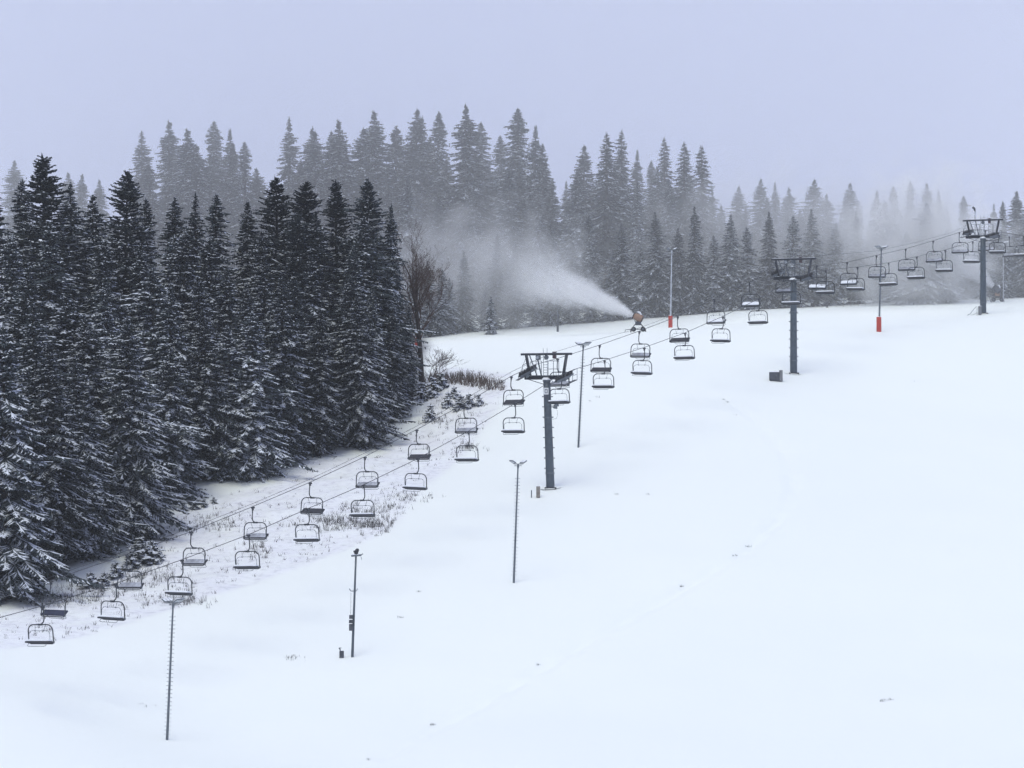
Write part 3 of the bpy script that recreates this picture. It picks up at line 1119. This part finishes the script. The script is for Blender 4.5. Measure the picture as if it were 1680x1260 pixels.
# ------------------------------------------------------------------ lift towers
def tower(px, py, label, lean_px, near_px, back_px, gantry_py, extras):
    base = on_line(px, py, 0)
    base.z = min(base.z, gz(base.x, base.y) + .05)
    root = thing('lift_tower', label, 'lift tower', base, 'towers of the chairlift')
    sc = base.y / F
    pn, dn = rope_at(HALF, near_px)
    pb, db = rope_at(-HALF, back_px)
    zc = (pn.z + pb.z) / 2 - base.z - .62          # crossarm level
    lean = Vector((lean_px * sc, 0, 0))
    ctr = lean + UP * zc

    mb = MB()
    zs = np.linspace(-1.5, zc - .15, 9)
    mb.tube([lean * (z / zc) + UP * z for z in zs], [.40 - .07 * (z / zc) for z in zs], 20)
    mast = mb.build('mast', 'mast_steel', root, smooth=True)
    for z in (1.35, zc - 3.7, zc - .3):
        mb = MB()
        r0 = .40 - .07 * z / zc
        mb.tube([lean * (z / zc) + UP * (z - .06), lean * (z / zc) + UP * (z + .06)], r0 + .05, 20)
        mb.build('flange', 'galvanised', mast)
    mb = MB()
    mb.tube([lean + UP * (zc - .2), lean + UP * (zc - .1), lean + UP * (zc + .02)], [.46, .46, .3], 14)
    mb.build('cap_snow', 'loose_snow', mast)
    # foot skirt
    mb = MB()
    mb.box((0, 0, -.1), 1.1, 1.1, .3)
    mb.build('foot_plate', 'dark_steel', root, bevel=.03)
    drift(root, .95, .1)
    # climbing pegs both sides
    for s in (-1, 1):
        for z in np.arange(1.8, zc - 1, .95):
            mb = MB()
            q = lean * (z / zc) + UP * z
            mb.box(q + Vector((s * .43, 0, 0)), .16, .1, .09)
            mb.build('peg', 'galvanised', mast)
    # crossarm with snow on it
    mb = MB()
    mb.beam(ctr - AC * 2.25, ctr + AC * 2.25, .36, .34)
    arm = mb.build('crossarm', 'dark_steel', root, bevel=.02)
    mb = MB()
    mb.beam(ctr - AC * 2.1 + UP * .2, ctr - AC * .1 + UP * .2, .3, .06)
    mb.build('snow', 'loose_snow', arm, bevel=.02)
    mb = MB()
    mb.tube([ctr - AC * 1.9 - UP * .15, lean + UP * (zc - .7)], .03, 6)
    mb.tube([ctr + AC * 1.9 - UP * .15, lean + UP * (zc - .7)], .03, 6)
    mb.build('brace', 'dark_steel', root)
    # sheave trains
    for s, q, d in ((1, pn, dn), (-1, pb, db)):
        q = q - base
        i = 0
        dd = d.copy()
        side = dd.cross(UP).normalized()
        nrm = side.cross(dd).normalized()
        mb = MB()
        c = q - nrm * .3
        for o in (-.11, .11):
            mb.beam(c - dd * 1.75 - nrm * .1 + side * o, c + dd * 1.75 - nrm * .1 + side * o, .05, .15)
        mb.beam(c - dd * .5 - nrm * .26, c + dd * .5 - nrm * .26, .16, .16)
        mb.beam(c - dd * 1.25 - nrm * .22, c - dd * .45 - nrm * .22, .1, .12)
        mb.beam(c + dd * 1.25 - nrm * .22, c + dd * .45 - nrm * .22, .1, .12)
        mb.beam(c - nrm * .3, ctr + AC * s * 2.1, .22, .22)
        tr = mb.build('sheave_train', 'galvanised', root)
        for kx in (-1.6, -1.1, -.6, -.1, .4, .9, 1.4):
            mb = MB()
            mb.wheel(c + dd * (kx + .1) + nrm * .03, side, .24, .13, 14)
            mb.build('sheave', 'rubber', tr)
        # catwalk on the outer side with a handrail
        mb = MB()
        w = c + AC * s * .55 - nrm * .55
        mb.beam(w - dd * 1.25, w + dd * 1.25, .3, .05)
        cw = mb.build('catwalk', 'catwalk', root)
        mb = MB()
        e0 = w + AC * s * .15
        for kx in (.2, 1.2):
            mb.tube([e0 + dd * kx, e0 + dd * kx + UP * 1.05], .025, 6)
        mb.tube([e0 + dd * .2 + UP * 1.05, e0 + dd * 1.2 + UP * 1.05], .025, 6)
        mb.tube([e0 + dd * .2 + UP * .55, e0 + dd * 1.2 + UP * .55], .02, 6)
        mb.build('handrail', 'galvanised', cw)
        # stays of the catwalk
        mb = MB()
        mb.tube([w - dd * 1.1, ctr + AC * s * 2.0 + UP * 2.3], .02, 5)
        mb.build('stay', 'galvanised', root)
    # gantry frame
    gzt = (py - gantry_py) * sc
    gt = lean * 1.1 + UP * gzt
    mb = MB()
    mb.beam(gt - AC * 2.65, gt + AC * 2.65, .2, .2)
    gb = mb.build('gantry_beam', 'dark_steel', root, bevel=.02)
    mb = MB()
    mb.beam(gt - AC * 2.5 + UP * .115, gt + AC * 2.5 + UP * .115, .16, .03)
    mb.build('snow', 'loose_snow', gb)
    for s in (-1, 1):
        mb = MB()
        mb.beam(gt + AC * s * 2.1 - UP * .1, ctr + AC * s * 1.72 + UP * .17, .24, .2)
        mb.build('gantry_post', 'dark_steel', root)
    mb = MB()
    mb.beam(gt - AC * 1.75 - UP * .1, ctr - AC * 1.0 + UP * .17, .08, .08)
    mb.beam(gt - AC * 1.0 - UP * .1, ctr - AC * .55 + UP * .17, .1, .1)
    mb.build('gantry_strut', 'galvanised', root)
    # ladder from the crossarm to above the gantry
    mb = MB()
    lx = AC * .0 - LD * .25
    for s in (-.2, .2):
        mb.tube([lx + ctr + AC * s + UP * .1, lx + gt + AC * s + UP * .55], .024, 6)
    ht = (gt + UP * .5 - ctr).length
    for k in range(int(ht / .3)):
        q = lx + ctr + (gt - ctr) * min(1.2, (k + .5) * .3 / ht) + UP * .1
        mb.tube([q - AC * .2, q + AC * .2], .018, 5)
    mb.build('ladder', 'galvanised', root)
    # railed working platforms on the crossarm
    for s in (-1, 1):
        mb = MB()
        c0, c1 = ctr + AC * s * .35 + LD * -.4, ctr + AC * s * 1.45 + LD * -.4
        for q in (c0, (c0 + c1) / 2, c1):
            mb.tube([q + UP * .1, q + UP * 1.55], .03, 6)
        for h in (.8, 1.55):
            mb.tube([c0 + UP * h, c1 + UP * h], .03, 6)
        mb.beam(c0 + UP * .2, c1 + UP * .2, .6, .05)
        mb.build('platform', 'galvanised', root)
    # hoist box and pulley under the gantry
    mb = MB()
    mb.box(gt + AC * .85 - UP * .26, .3, .3, .32, AC, LD, UP)
    mb.box(gt + AC * .85 + UP * .17, .36, .28, .11, AC, LD, UP)
    mb.build('hoist_box', 'brown_box', root, bevel=.03)
    mb = MB()
    mb.wheel(gt - UP * .3, LD, .22, .1, 12)
    mb.build('pulley', 'galvanised', root)
    if 'lamp' in extras:
        mb = MB()
        q = gt - AC * .85 - UP * .32
        mb.box(q, .42, .3, .42, AC, LD, UP)
        lp = mb.build('floodlight', 'galvanised', root, bevel=.03)
        mb = MB()
        mb.wheel(q - LD * .16, LD, .15, .05, 12)
        mb.build('lens', 'lamp_glass', lp)
    if 'sign' in extras:
        z = zc - 1.25
        q = lean * (z / zc) + UP * z + Vector((-.1, -.37, 0))
        mb = MB()
        mb.box(q, .44, .03, .62)
        sg = mb.build('number_plate', 'white_sign', root)
        mb = MB()
        f = q + Vector((0, -.02, 0))
        for c_, sx, sz in (((-.1, 0, 0), .055, .36), ((.1, 0, 0), .055, .36), ((0, 0, .155), .15, .055), ((0, 0, -.155), .15, .055)):
            mb.box(f + Vector(c_), sx, .012, sz)
        mb.build('mark', 'mast_steel', sg)
        mb = MB()
        mb.box(q + Vector((0, 0, -.52)), .4, .03, .3)
        mb.build('lower_plate', 'cabinet_dark', root)
    if 'horn' in extras:
        z = zc - 2.5
        q = lean * (z / zc) + UP * z + Vector((.72, -.1, 0))
        mb = MB()
        mb.beam(q - Vector((.4, 0, -.15)), q + Vector((0, 0, .15)), .06, .06)
        mb.tube([q + Vector((.05, -.1, .12)), q + Vector((0, -.25, -.1)), q + Vector((-.02, -.36, -.28))], [.08, .16, .22], 10)
        mb.box(q + Vector((.18, 0, -.02)), .26, .24, .3)
        mb.build('loudspeaker', 'galvanised', root)
        mb = MB()
        mb.tube([q + Vector((.1, 0, -.2)), q + Vector((.22, 0, -.9)), q + Vector((.1, 0, -1.3)), q + Vector((-.3, .05, -1.35))], .014, 5)
        mb.build('loose_cable', 'rope', root)
    if 'hook_lamp' in extras:
        mb = MB()
        q = gt - AC * 1.05
        mb.tube([q, q + UP * 1.25, q + UP * 1.5 - AC * .1, q + UP * 1.55 - AC * .35], [.045, .04, .04, .03], 7)
        hl = mb.build('lamp_post', 'galvanised', root)
        mb = MB()
        mb.tube([q + UP * 1.1 + AC * .02, q + UP * 1.42 - AC * .06, q + UP * 1.66 - AC * .2, q + UP * 1.6 - AC * .42], [.06, .13, .12, .04], 9)
        mb.build('lamp_head', 'dark_steel', hl)
    return root


tower(903, 800, 'nearest and largest lift tower, dark steel with crossarm and number plate', -6, 925, 865, 581, ('lamp', 'sign', 'horn'))
tower(1302, 612, 'middle lift tower with snowy crossarm, before the misty forest', 0, 1323, 1276, 425, ('lamp',))
tower(1613, 514, 'top lift tower by the right edge, near the farther snow gun', 0, 1629, 1588, 361, ('hook_lamp',))


# ------------------------------------------------------------------ light poles and other slope furniture
def flood_head(root, c, rz, rows=2, n=3, sz=.36, tilt=.6):
    ca, sa = math.cos(rz), math.sin(rz)
    X, Y_ = Vector((ca, sa, 0)), Vector((-sa, ca, 0))
    mb = MB()
    for s in (-1, 1):
        mb.beam(c - Y_ * .62 + X * s * .26, c + Y_ * .62 + X * s * .26, .06, .06)
    mb.beam(c - X * .32 - UP * .02, c + X * .32 - UP * .02, .08, .06)
    mb.beam(c - X * .32 - UP * .16, c + X * .3 - UP * .16, .06, .05)
    mb.build('crossbar', 'galvanised', root)
    for s in (-1, 1):
        out = (X * s * math.cos(tilt) + UP * math.sin(tilt)).normalized()
        nr = out.cross(Y_).normalized()
        for k in range(n):
            q = c + Y_ * (k - (n - 1) / 2) * .44 + X * s * .26 + out * .24 + UP * .04
            mb = MB()
            mb.box(q, sz, .32, .07, out, Y_, nr)
            f = mb.build('floodlight', 'galvanised', root)
            up_side = nr if nr.z > 0 else -nr
            mb = MB()
            mb.box(q - up_side * .045, sz * .82, .26, .02, out, Y_, nr)
            mb.build('lens', 'lamp_glass', f)
            mb = MB()
            mb.box(q + up_side * .055, sz * .85, .27, .04, out, Y_, nr)
            mb.build('snow', 'loose_snow', f)


def light_pole(px, py, tpx, tpy, label, r0=.115, pegs=True, pad=0.0, rz=.5, fixed_y=None, matname='galvanised', guard=0):
    p = on_ground(px, py)
    root = thing('light_pole', label, 'light pole', p, 'floodlight poles along the slope')
    top = P(tpx, tpy, p.y) - p
    mb = MB()
    mb.tube([-UP * .8, Vector((0, 0, 0)), top * .5, top], [r0, r0, r0 * .8, r0 * .62], 10)
    mb.tube([top - UP * .28, top - UP * .02], r0 * .95, 10)
    mb.build('pole', matname, root, smooth=False)
    if pegs:
        mb = MB()
        k = 0
        h = top.length
        for z in np.arange(.5, h - .9, .285):
            q = top * (z / h)
            mb.tube([q - Vector((.22, 0, 0)), q + Vector((.22, 0, 0))], .017, 5)
        pg = mb.build('climbing_pegs', 'galvanised', root)
        pg['kind'] = 'stuff'
    flood_head(root, top + UP * .05, rz)
    if guard:
        mb = MB()
        mb.tube([-UP * .5, UP * guard], r0 * 1.9, 10)
        mb.build('base_guard', 'cabinet_dark', root)
    return root, p, top


def safety_pad(p, h, r, label):
    t = thing('safety_pad', label, 'safety pad', p, 'red safety pads on poles')
    mb = MB()
    mb.tube([-UP * .15, UP * .02, UP * h * .98, UP * h], [r, r, r, r * .9], 16)
    c = mb.build('cover', 'red_pad', t, smooth=False)
    mb = MB()
    mb.tube([UP * (h + .002), UP * (h + .05)], [r * .9, r * .5], 12)
    mb.build('snow', 'loose_snow', t)
    return t


light_pole(274, 1216, 284, 990, 'lowest floodlight pole with climbing pegs, at the bottom left', .1, rz=-.35)
light_pole(843, 953, 850, 762, 'floodlight pole with climbing pegs standing left of the nearest tower foot', .1, rz=.25)
light_pole(949, 731, 957, 567, 'floodlight pole with climbing pegs just right of the nearest tower', .105, rz=-.5)
_, pe, _ = light_pole(1100, 537, 1102, 411, 'far floodlight pole right of the snow gun, with a red pad', .11, rz=.2, matname='frosted_steel')
safety_pad(pe, 19 * pe.y / F, .27, 'red pad around the far pole right of the nearer snow gun')
_, pf, _ = light_pole(1442, 545, 1446, 408, 'floodlight pole in the upper slope between middle and top towers', .11, rz=.3)
safety_pad(pf, 25 * pf.y / F, .29, 'bright red pad around the pole between the middle and top towers')
light_pole(915, 545, 914, 478, 'faint floodlight pole inside the drifting spray, dark at its foot', .08, rz=.2, guard=2.3, pegs=False)
light_pole(1646, 491, 1646, 400, 'thin pale pole right of the farther snow gun', .07, rz=.4, matname='frosted_steel', pegs=False)
pr_ = on_ground(1485, 499)
_, pr2, _ = light_pole(1485, 499, 1485, 425, 'thin pole with a red pad among the white-coated spruces', .07, rz=.1, pegs=False)
safety_pad(pr2, 15 * pr2.y / F, .26, 'faint red pad at the foot of the white-coated spruces')

# weather mast with cabinets
p = on_ground(578, 1079)
wm = thing('weather_mast', 'dark mast with instrument head, mid lamp bracket and three small cabinets', 'mast', p)
top = P(584, 912, p.y) - p
mb = MB()
mb.tube([-UP * .8, Vector((0, 0, 0)), top * .5, top], [.115, .11, .085, .07], 12)
mb.build('pole', 'mast_steel', wm, smooth=True)
s_ = p.y / F
mb = MB()
mb.beam(top - Vector((.36, 0, 0)), top + Vector((.42, 0, .06)), .34, .14)
hd = mb.build('platform', 'galvanised', wm, bevel=.02)
mb = MB()
mb.beam(top + Vector((-.3, 0, .1)), top + Vector((.3, 0, .12)), .3, .08)
mb.build('snow', 'loose_snow', hd, bevel=.03)
mb = MB()
mb.tube([top + Vector((.0, 0, .12)), top + Vector((.06, 0, .3)), top + Vector((.1, -.1, .44)), top + Vector((.1, -.12, .56))], [.18, .13, .16, .1], 10)
mb.tube([top + Vector((-.02, -.1, .34)), top + Vector((-.14, -.2, .34))], .09, 10)
mb.build('instrument', 'dark_steel', wm, smooth=True)
mb = MB()
mb.tube([top + Vector((.3, 0, .05)), top + Vector((.55, 0, .16))], .04, 6)
mb.tube([top + Vector((.4, 0, -.05)), top + Vector((.42, 0, -.3))], .02, 6)
mb.build('bracket', 'galvanised', wm)
q = P(580, 968, p.y) - p
mb = MB()
mb.beam(q - Vector((.2, 0, .08)), q + Vector((.2, 0, -.08)), .14, .06)
mb.beam(q - Vector((.2, 0, .08)), q - Vector((.33, 0, -.12)), .16, .05)
mb.beam(q + Vector((.2, 0, -.08)), q + Vector((.33, 0, .12)), .16, .05)
mb.build('lamp_bracket', 'galvanised', wm)
for y_, hh, w_ in ((1012, .3, .28), (1019.5, .26, .32), (1029, .52, .3)):
    q = P(576, y_, p.y) - p
    mb = MB()
    mb.box(q + Vector((0, -.12, 0)), w_, .24, hh)
    mb.build('cabinet', 'cabinet_dark', wm, bevel=.02)
mb = MB()
mb.tube([P(576, 973, p.y) - p + Vector((0, -.1, 0)), P(575.5, 1008, p.y) - p + Vector((0, -.1, 0))], .012, 5)
mb.build('cable', 'rope', wm)
# valve box beside the mast
p = on_ground(560.5, 1080)
vb = thing('valve_box', 'small dark box with a tap on top, left of the weather mast', 'box', p)
mb = MB()
mb.box((0, 0, .26), .34, .3, .62)
mb.build('body', 'cabinet_dark', vb, bevel=.02)
mb = MB()
mb.tube([(-.1, 0, .56), (-.13, 0, .72), (-.2, -.02, .78)], [.04, .05, .06], 8)
mb.tube([(-.22, 0, .8), (-.02, 0, .8)], .03, 6)
mb.build('tap', 'galvanised', vb)

# hydrant post and stake at the nearest tower
p = on_ground(883, 815)
t = thing('hydrant_post', 'short pale grey post left of the nearest tower foot', 'post', p)
mb = MB()
mb.box((0, 0, .45), .36, .34, 1.05)
mb.build('post', 'wood_post', t, bevel=.04)
mb = MB()
mb.box((0, 0, .99), .38, .36, .05)
mb.build('snow', 'loose_snow', t, bevel=.02)
p = on_ground(872, 815)
t = thing('marker_stake', 'thin grey stake beside the short post near the nearest tower', 'stake', p)
mb = MB()
mb.tube([(0, 0, -.3), (0, 0, .55), (0, 0, .62)], [.05, .05, .03], 8)
mb.build('stake', 'galvanised', t)

# pump cabinet left of the middle tower
p = on_ground(1273, 624)
t = thing('pump_cabinet', 'low dark cabinet with a lighter upright end, left of the middle tower', 'cabinet', p)
mb = MB()
mb.box((-.18, 0, .4), 1.05, .9, .95)
mb.build('body', 'cabinet_dark', t, bevel=.03)
mb = MB()
mb.box((-.18, 0, .91), 1.0, .86, .07)
mb.build('snow', 'loose_snow', t, bevel=.02)
mb = MB()
mb.box((.53, -.05, .5), .34, .7, 1.2)
mb.build('end_post', 'cabinet', t, bevel=.03)
mb = MB()
mb.box((.0, -.47, .5), .12, .04, .12)
mb.build('handle', 'galvanised', t)

# control box and hose rail at the top tower
p = on_ground(1607, 516)
t = thing('control_box', 'tall grey box against the foot of the top tower', 'box', p)
mb = MB()
mb.box((0, -.3, .48), .38, .34, 1.1)
mb.build('body', 'cabinet', t, bevel=.03)
mb = MB()
mb.box((0, -.3, 1.05), .4, .36, .05)
mb.build('snow', 'loose_snow', t, bevel=.02)
p = on_ground(1603, 516)
t = thing('hose_rail', 'thin bent rail with a slanting hose left of the top tower', 'rail', p)
mb = MB()
mb.tube([(0, 0, -.3), (0, 0, .95), (-.12, 0, .98), (-.5, 0, .55), (-.9, 0, .05), (-1.25, 0, -.08)], .03, 7)
mb.build('hose', 'galvanised', t)
mb = MB()
mb.tube([(0, 0, .25), (-.4, 0, .0), (-.8, 0, -.06)], .022, 6)
mb.build('lower_hose', 'galvanised', t)

# red box on a short post by the bare tree
p = on_ground(684, 600)
t = thing('red_sign_box', 'dull red box on a post behind the bare tree trunk', 'sign', p)
s_ = p.y / F
mb = MB()
mb.tube([(0, 0, -.3), (0, 0, 2.6)], .06, 8)
mb.build('post', 'dark_steel', t)
mb = MB()
mb.box((0, -.1, (600 - 561) * s_), .5, .2, .95)
mb.build('board', 'red_box', t, bevel=.02)

# rope fence on the far treeline
p0 = on_ground(1372, 502)
t = thing('rope_fence', 'low pale rope fence on thin posts along the far treeline', 'fence', p0)
prev = None
for k, px in enumerate(range(1372, 1446, 12)):
    q = on_ground(px, np.interp(px, [1372, 1446], [504, 500])) - p0
    mb = MB()
    mb.tube([q - UP * .3, q + UP * .78], .03, 6)
    mb.build('post', 'wood_post', t)
    if prev is not None:
        mb = MB()
        mb.tube([prev + UP * .72, (prev + q) / 2 + UP * .66, q + UP * .72], .022, 5)
        mb.build('rope', 'loose_snow', t)
    prev = q
p = on_ground(1357, 505)
t = thing('dark_stump', 'short dark post at the far treeline right of the middle tower', 'post', p)
mb = MB()
mb.tube([(0, 0, -.3), (0, 0, .7), (0, 0, .8)], [.14, .12, .08], 8)
mb.build('post', 'cabinet_dark', t)


# ------------------------------------------------------------------ snow guns
def snow_gun(px, py, h_px, label, aim, lift, shell='orange_shell', box='cabinet_dark'):
    p = on_ground(px, py)
    s = p.y / F
    k = h_px * s / 2.9
    root = thing('snow_gun', label, 'snow gun', p, 'snow guns')
    a = Vector(aim).normalized()
    side = a.cross(UP).normalized()
    upv = side.cross(a).normalized()
    c = UP * lift * k
    mb = MB()
    mb.tube([c - a * .62 * k, c - a * .5 * k, c - a * .1 * k, c + a * .25 * k, c + a * .62 * k, c + a * .64 * k], [x * k for x in (.40, .50, .52, .46, .36, .30)], 18)
    brl = mb.build('fan_barrel', shell, root, smooth=True)
    mb = MB()
    ring = [c + a * .66 * k + (side * math.cos(t) + upv * math.sin(t)) * .36 * k for t in [i * math.pi / 10 for i in range(20)]]
    mb.tube(ring, .06 * k, 7, closed=True)
    ring = [c - a * .6 * k + (side * math.cos(t) + upv * math.sin(t)) * .42 * k for t in [i * math.pi / 10 for i in range(20)]]
    mb.tube(ring, .06 * k, 7, closed=True)
    mb.build('nozzle_ring', 'dark_steel', brl, smooth=True)
    mb = MB()
    mb.tube([c + upv * .5 * k - a * .2 * k, c + upv * .72 * k + a * .15 * k, c + upv * .62 * k + a * .45 * k], [.1 * k, .12 * k, .05 * k], 8)
    mb.build('snow', 'loose_snow', brl)
    mb = MB()
    mb.box(c - UP * .75 * k, .75 * k, .6 * k, .5 * k)
    mb.build('compressor', box, root, bevel=.04)
    mb = MB()
    for sx in (-1, 1):
        mb.tube([c + Vector((sx * .5 * k, 0, 0)), c + Vector((sx * .4 * k, 0, -.6 * k))], .05 * k, 7)
        for sy in (-1, 1):
            mb.tube([Vector((sx * .25 * k, 0, c.z - .7 * k)), Vector((sx * .95 * k, sy * .65 * k, .25 * k)), Vector((sx * .98 * k, sy * .68 * k, -.1))], .06 * k, 7)
    mb.beam(Vector((-1.0 * k, 0, .32 * k)), Vector((1.0 * k, 0, .32 * k)), .14 * k, .12 * k)
    mb.tube([(-.9 * k, 0, .32 * k), (-1.7 * k, 0, .22 * k), (-1.75 * k, 0, -.1)], .045 * k, 7)
    mb.build('undercarriage', 'catwalk', root)
    for sx in (-1, 1):
        mb = MB()
        wc = Vector((sx * .62 * k, -.45 * k, .3 * k))
        mb.wheel(wc, (.25, 1, 0), .32 * k, .2 * k, 16)
        w = mb.build('wheel', 'rubber', root)
        mb = MB()
        mb.wheel(wc - Vector((0, .08 * k, 0)), (.25, 1, 0), .17 * k, .12 * k, 12)
        mb.build('rim', 'galvanised', w)
    return p + c + a * .7 * k, k


AIM1 = (-.86, .12, .42)
n1, k1 = snow_gun(1047, 544, 36, 'orange snow gun on a wheeled frame blowing a plume, left of the red pad', AIM1, 1.85)
AIM2 = (-.62, .35, .60)
n2, k2 = snow_gun(1636, 495, 30, 'farther snow gun right of the top tower, blowing spray behind it', AIM2, 1.9, 'cabinet_dark', 'orange_shell')


# ------------------------------------------------------------------ spray, drifting mist and haze (volumes)
def volume_mat(name, color=(1, 1, 1), dens=0.01, aniso=0.0):
    m = bpy.data.materials.new(name)
    m.use_nodes = True
    nt = m.node_tree
    nt.nodes.clear()
    out = nt.nodes.new('ShaderNodeOutputMaterial')
    v = nt.nodes.new('ShaderNodeVolumePrincipled')
    v.inputs['Color'].default_value = (*color, 1)
    v.inputs['Density'].default_value = dens
    v.inputs['Anisotropy'].default_value = aniso
    nt.links.new(v.outputs[0], out.inputs['Volume'])
    return m, nt, v


def box_obj(name, lo, hi, m):
    mb = MB()
    lo, hi = Vector(lo), Vector(hi)
    mb.box((lo + hi) / 2, *(hi - lo))
    MATS[m.name] = m
    return mb.build(name, m.name)


def plume(name, label, start, aim, length, spread, dens, sag=0.0):
    a = Vector(aim).normalized()
    m, nt, v = volume_mat(name + '_air', (0.995, 0.997, 1.0), 0)
    N, L_ = nt.nodes.new, nt.links.new
    tc = N('ShaderNodeTexCoord')
    sep = N('ShaderNodeSeparateXYZ')
    L_(tc.outputs['Object'], sep.inputs[0])

    def M(op, x, y=0.0, z=None):
        n = N('ShaderNodeMath')
        n.operation = op
        for i, s in enumerate((x, y) if z is None else (x, y, z)):
            if isinstance(s, (int, float)):
                n.inputs[i].default_value = s
            else:
                L_(s, n.inputs[i])
        return n.outputs[0]
    x = sep.outputs[0]
    u = M('DIVIDE', x, length)
    # radius of the jet grows along its axis; the axis sags a little
    zz = M('ADD', sep.outputs[2], M('MULTIPLY', M('MULTIPLY', u, u), sag))
    r = M('SQRT', M('ADD', M('MULTIPLY', sep.outputs[1], sep.outputs[1]), M('MULTIPLY', zz, zz)))
    R = M('ADD', M('MULTIPLY', M('POWER', M('MAXIMUM', u, 0.0), 0.9), spread), 0.28)
    nzt = N('ShaderNodeTexNoise')
    nzt.inputs['Scale'].default_value = 0.8
    nzt.inputs['Detail'].default_value = 4
    mp = N('ShaderNodeMapping')
    mp.inputs['Scale'].default_value = (0.35, 1.0, 1.0)
    L_(tc.outputs['Object'], mp.inputs['Vector'])
    L_(mp.outputs[0], nzt.inputs['Vector'])
    rn = M('DIVIDE', r, M('MULTIPLY', R, M('ADD', M('MULTIPLY', nzt.outputs['Fac'], 1.6), 0.2)))
    fall = M('POWER', M('MAXIMUM', M('SUBTRACT', 1.0, M('MULTIPLY', rn, rn)), 0.0), 1.6)
    along = M('MULTIPLY', M('MINIMUM', M('MAXIMUM', M('MULTIPLY', M('SUBTRACT', 1.0, u), 1.6), 0.0), 1.0), M('GREATER_THAN', x, 0.0))
    thin = M('DIVIDE', dens, M('ADD', M('MULTIPLY', u, 13.0), 0.5))
    d = M('MULTIPLY', M('MULTIPLY', fall, along), M('MULTIPLY', thin, M('ADD', nzt.outputs['Fac'], 0.35)))
    L_(d, v.inputs['Density'])
    # closed cone round the jet
    MATS[m.name] = m
    mb = MB()
    rr = spread * 1.25
    mb.tube([(-.05, 0, 0), (length * .5, 0, -sag * .25), (length, 0, -sag)], [.5, .5 + rr * .55, .5 + rr], 14)
    o = mb.build(name, m.name)
    o.location = start
    o.rotation_euler = a.to_track_quat('X', 'Z').to_euler()
    tag(o, label, 'snow spray', kind='stuff')
    return o


plume('snow_plume', 'white plume of artificial snow blowing left from the orange gun', n1, AIM1, 16.5, 5.0, 4.6, 1.6)
plume('snow_plume', 'white spray of artificial snow rising left from the farther gun', n2, AIM2, 18.0, 5.4, 4.5, 0.5)


def cloud(name, label, c, rx, ry, rz, dens, scale=.18):
    m, nt, v = volume_mat(name + '_air', (0.995, 0.997, 1.0), 0)
    N, L_ = nt.nodes.new, nt.links.new
    tc = N('ShaderNodeTexCoord')
    ln = N('ShaderNodeVectorMath')
    ln.operation = 'LENGTH'
    dv = N('ShaderNodeVectorMath')
    dv.operation = 'DIVIDE'
    dv.inputs[1].default_value = (rx, ry, rz)
    L_(tc.outputs['Object'], dv.inputs[0])
    L_(dv.outputs[0], ln.inputs[0])
    nzt = N('ShaderNodeTexNoise')
    nzt.inputs['Scale'].default_value = scale
    nzt.inputs['Detail'].default_value = 3
    L_(tc.outputs['Object'], nzt.inputs['Vector'])
    a = N('ShaderNodeMath')
    a.operation = 'MULTIPLY_ADD'
    L_(nzt.outputs['Fac'], a.inputs[0])
    a.inputs[1].default_value = 1.3
    a.inputs[2].default_value = .35
    b = N('ShaderNodeMath')
    b.operation = 'SUBTRACT'
    L_(a.outputs[0], b.inputs[0])
    L_(ln.outputs['Value'], b.inputs[1])
    mx = N('ShaderNodeMath')
    mx.operation = 'MAXIMUM'
    L_(b.outputs[0], mx.inputs[0])
    mx.inputs[1].default_value = 0
    mu = N('ShaderNodeMath')
    mu.operation = 'MULTIPLY'
    L_(mx.outputs[0], mu.inputs[0])
    mu.inputs[1].default_value = dens
    L_(mu.outputs[0], v.inputs['Density'])
    MATS[m.name] = m
    mb = MB()
    n = 10
    for i in range(n + 1):
        th = math.pi * i / n
        for j in range(16):
            ph = 2 * math.pi * j / 16
            mb.v.append(Vector((rx * 1.3 * math.sin(th) * math.cos(ph), ry * 1.3 * math.sin(th) * math.sin(ph), rz * 1.3 * math.cos(th))))
    for i in range(n):
        for j in range(16):
            j2 = (j + 1) % 16
            mb.f.append((i * 16 + j, (i + 1) * 16 + j, (i + 1) * 16 + j2, i * 16 + j2))
            mb.m.append(0)
    o = mb.build(name, m.name)
    o.location = c
    tag(o, label, 'snow mist', kind='stuff')
    return o


cloud('drifting_mist', 'pale cloud of blown snow drifting before the far trees, left of the plume', P(785, 445, 430), 18, 6, 10, .15, .25)
cloud('drifting_mist', 'pale cloud of blown snow hanging over the white-coated spruces', P(1515, 400, 432), 12, 5, 12, .42, .25)
cloud('drifting_mist', 'pale fog patch veiling the far trees between the middle and top towers', P(1330, 385, 440), 27, 6, 11, .13)

m, _, _ = volume_mat('fog_air', (0.995, 0.997, 1.0), 0.0066)
fog = box_obj('fog_bank', (-400, 412, -4), (420, 505, 110), m)
tag(fog, 'bank of pale fog filling the far forest', 'fog', kind='stuff')
m, _, _ = volume_mat('haze_air', (0.96, 0.975, 1.0), 0.00010)
haze = box_obj('haze', (-2600, -1600, -70), (2600, 3100, 130), m)
tag(haze, 'thin even winter haze over the whole slope', 'haze', kind='stuff')
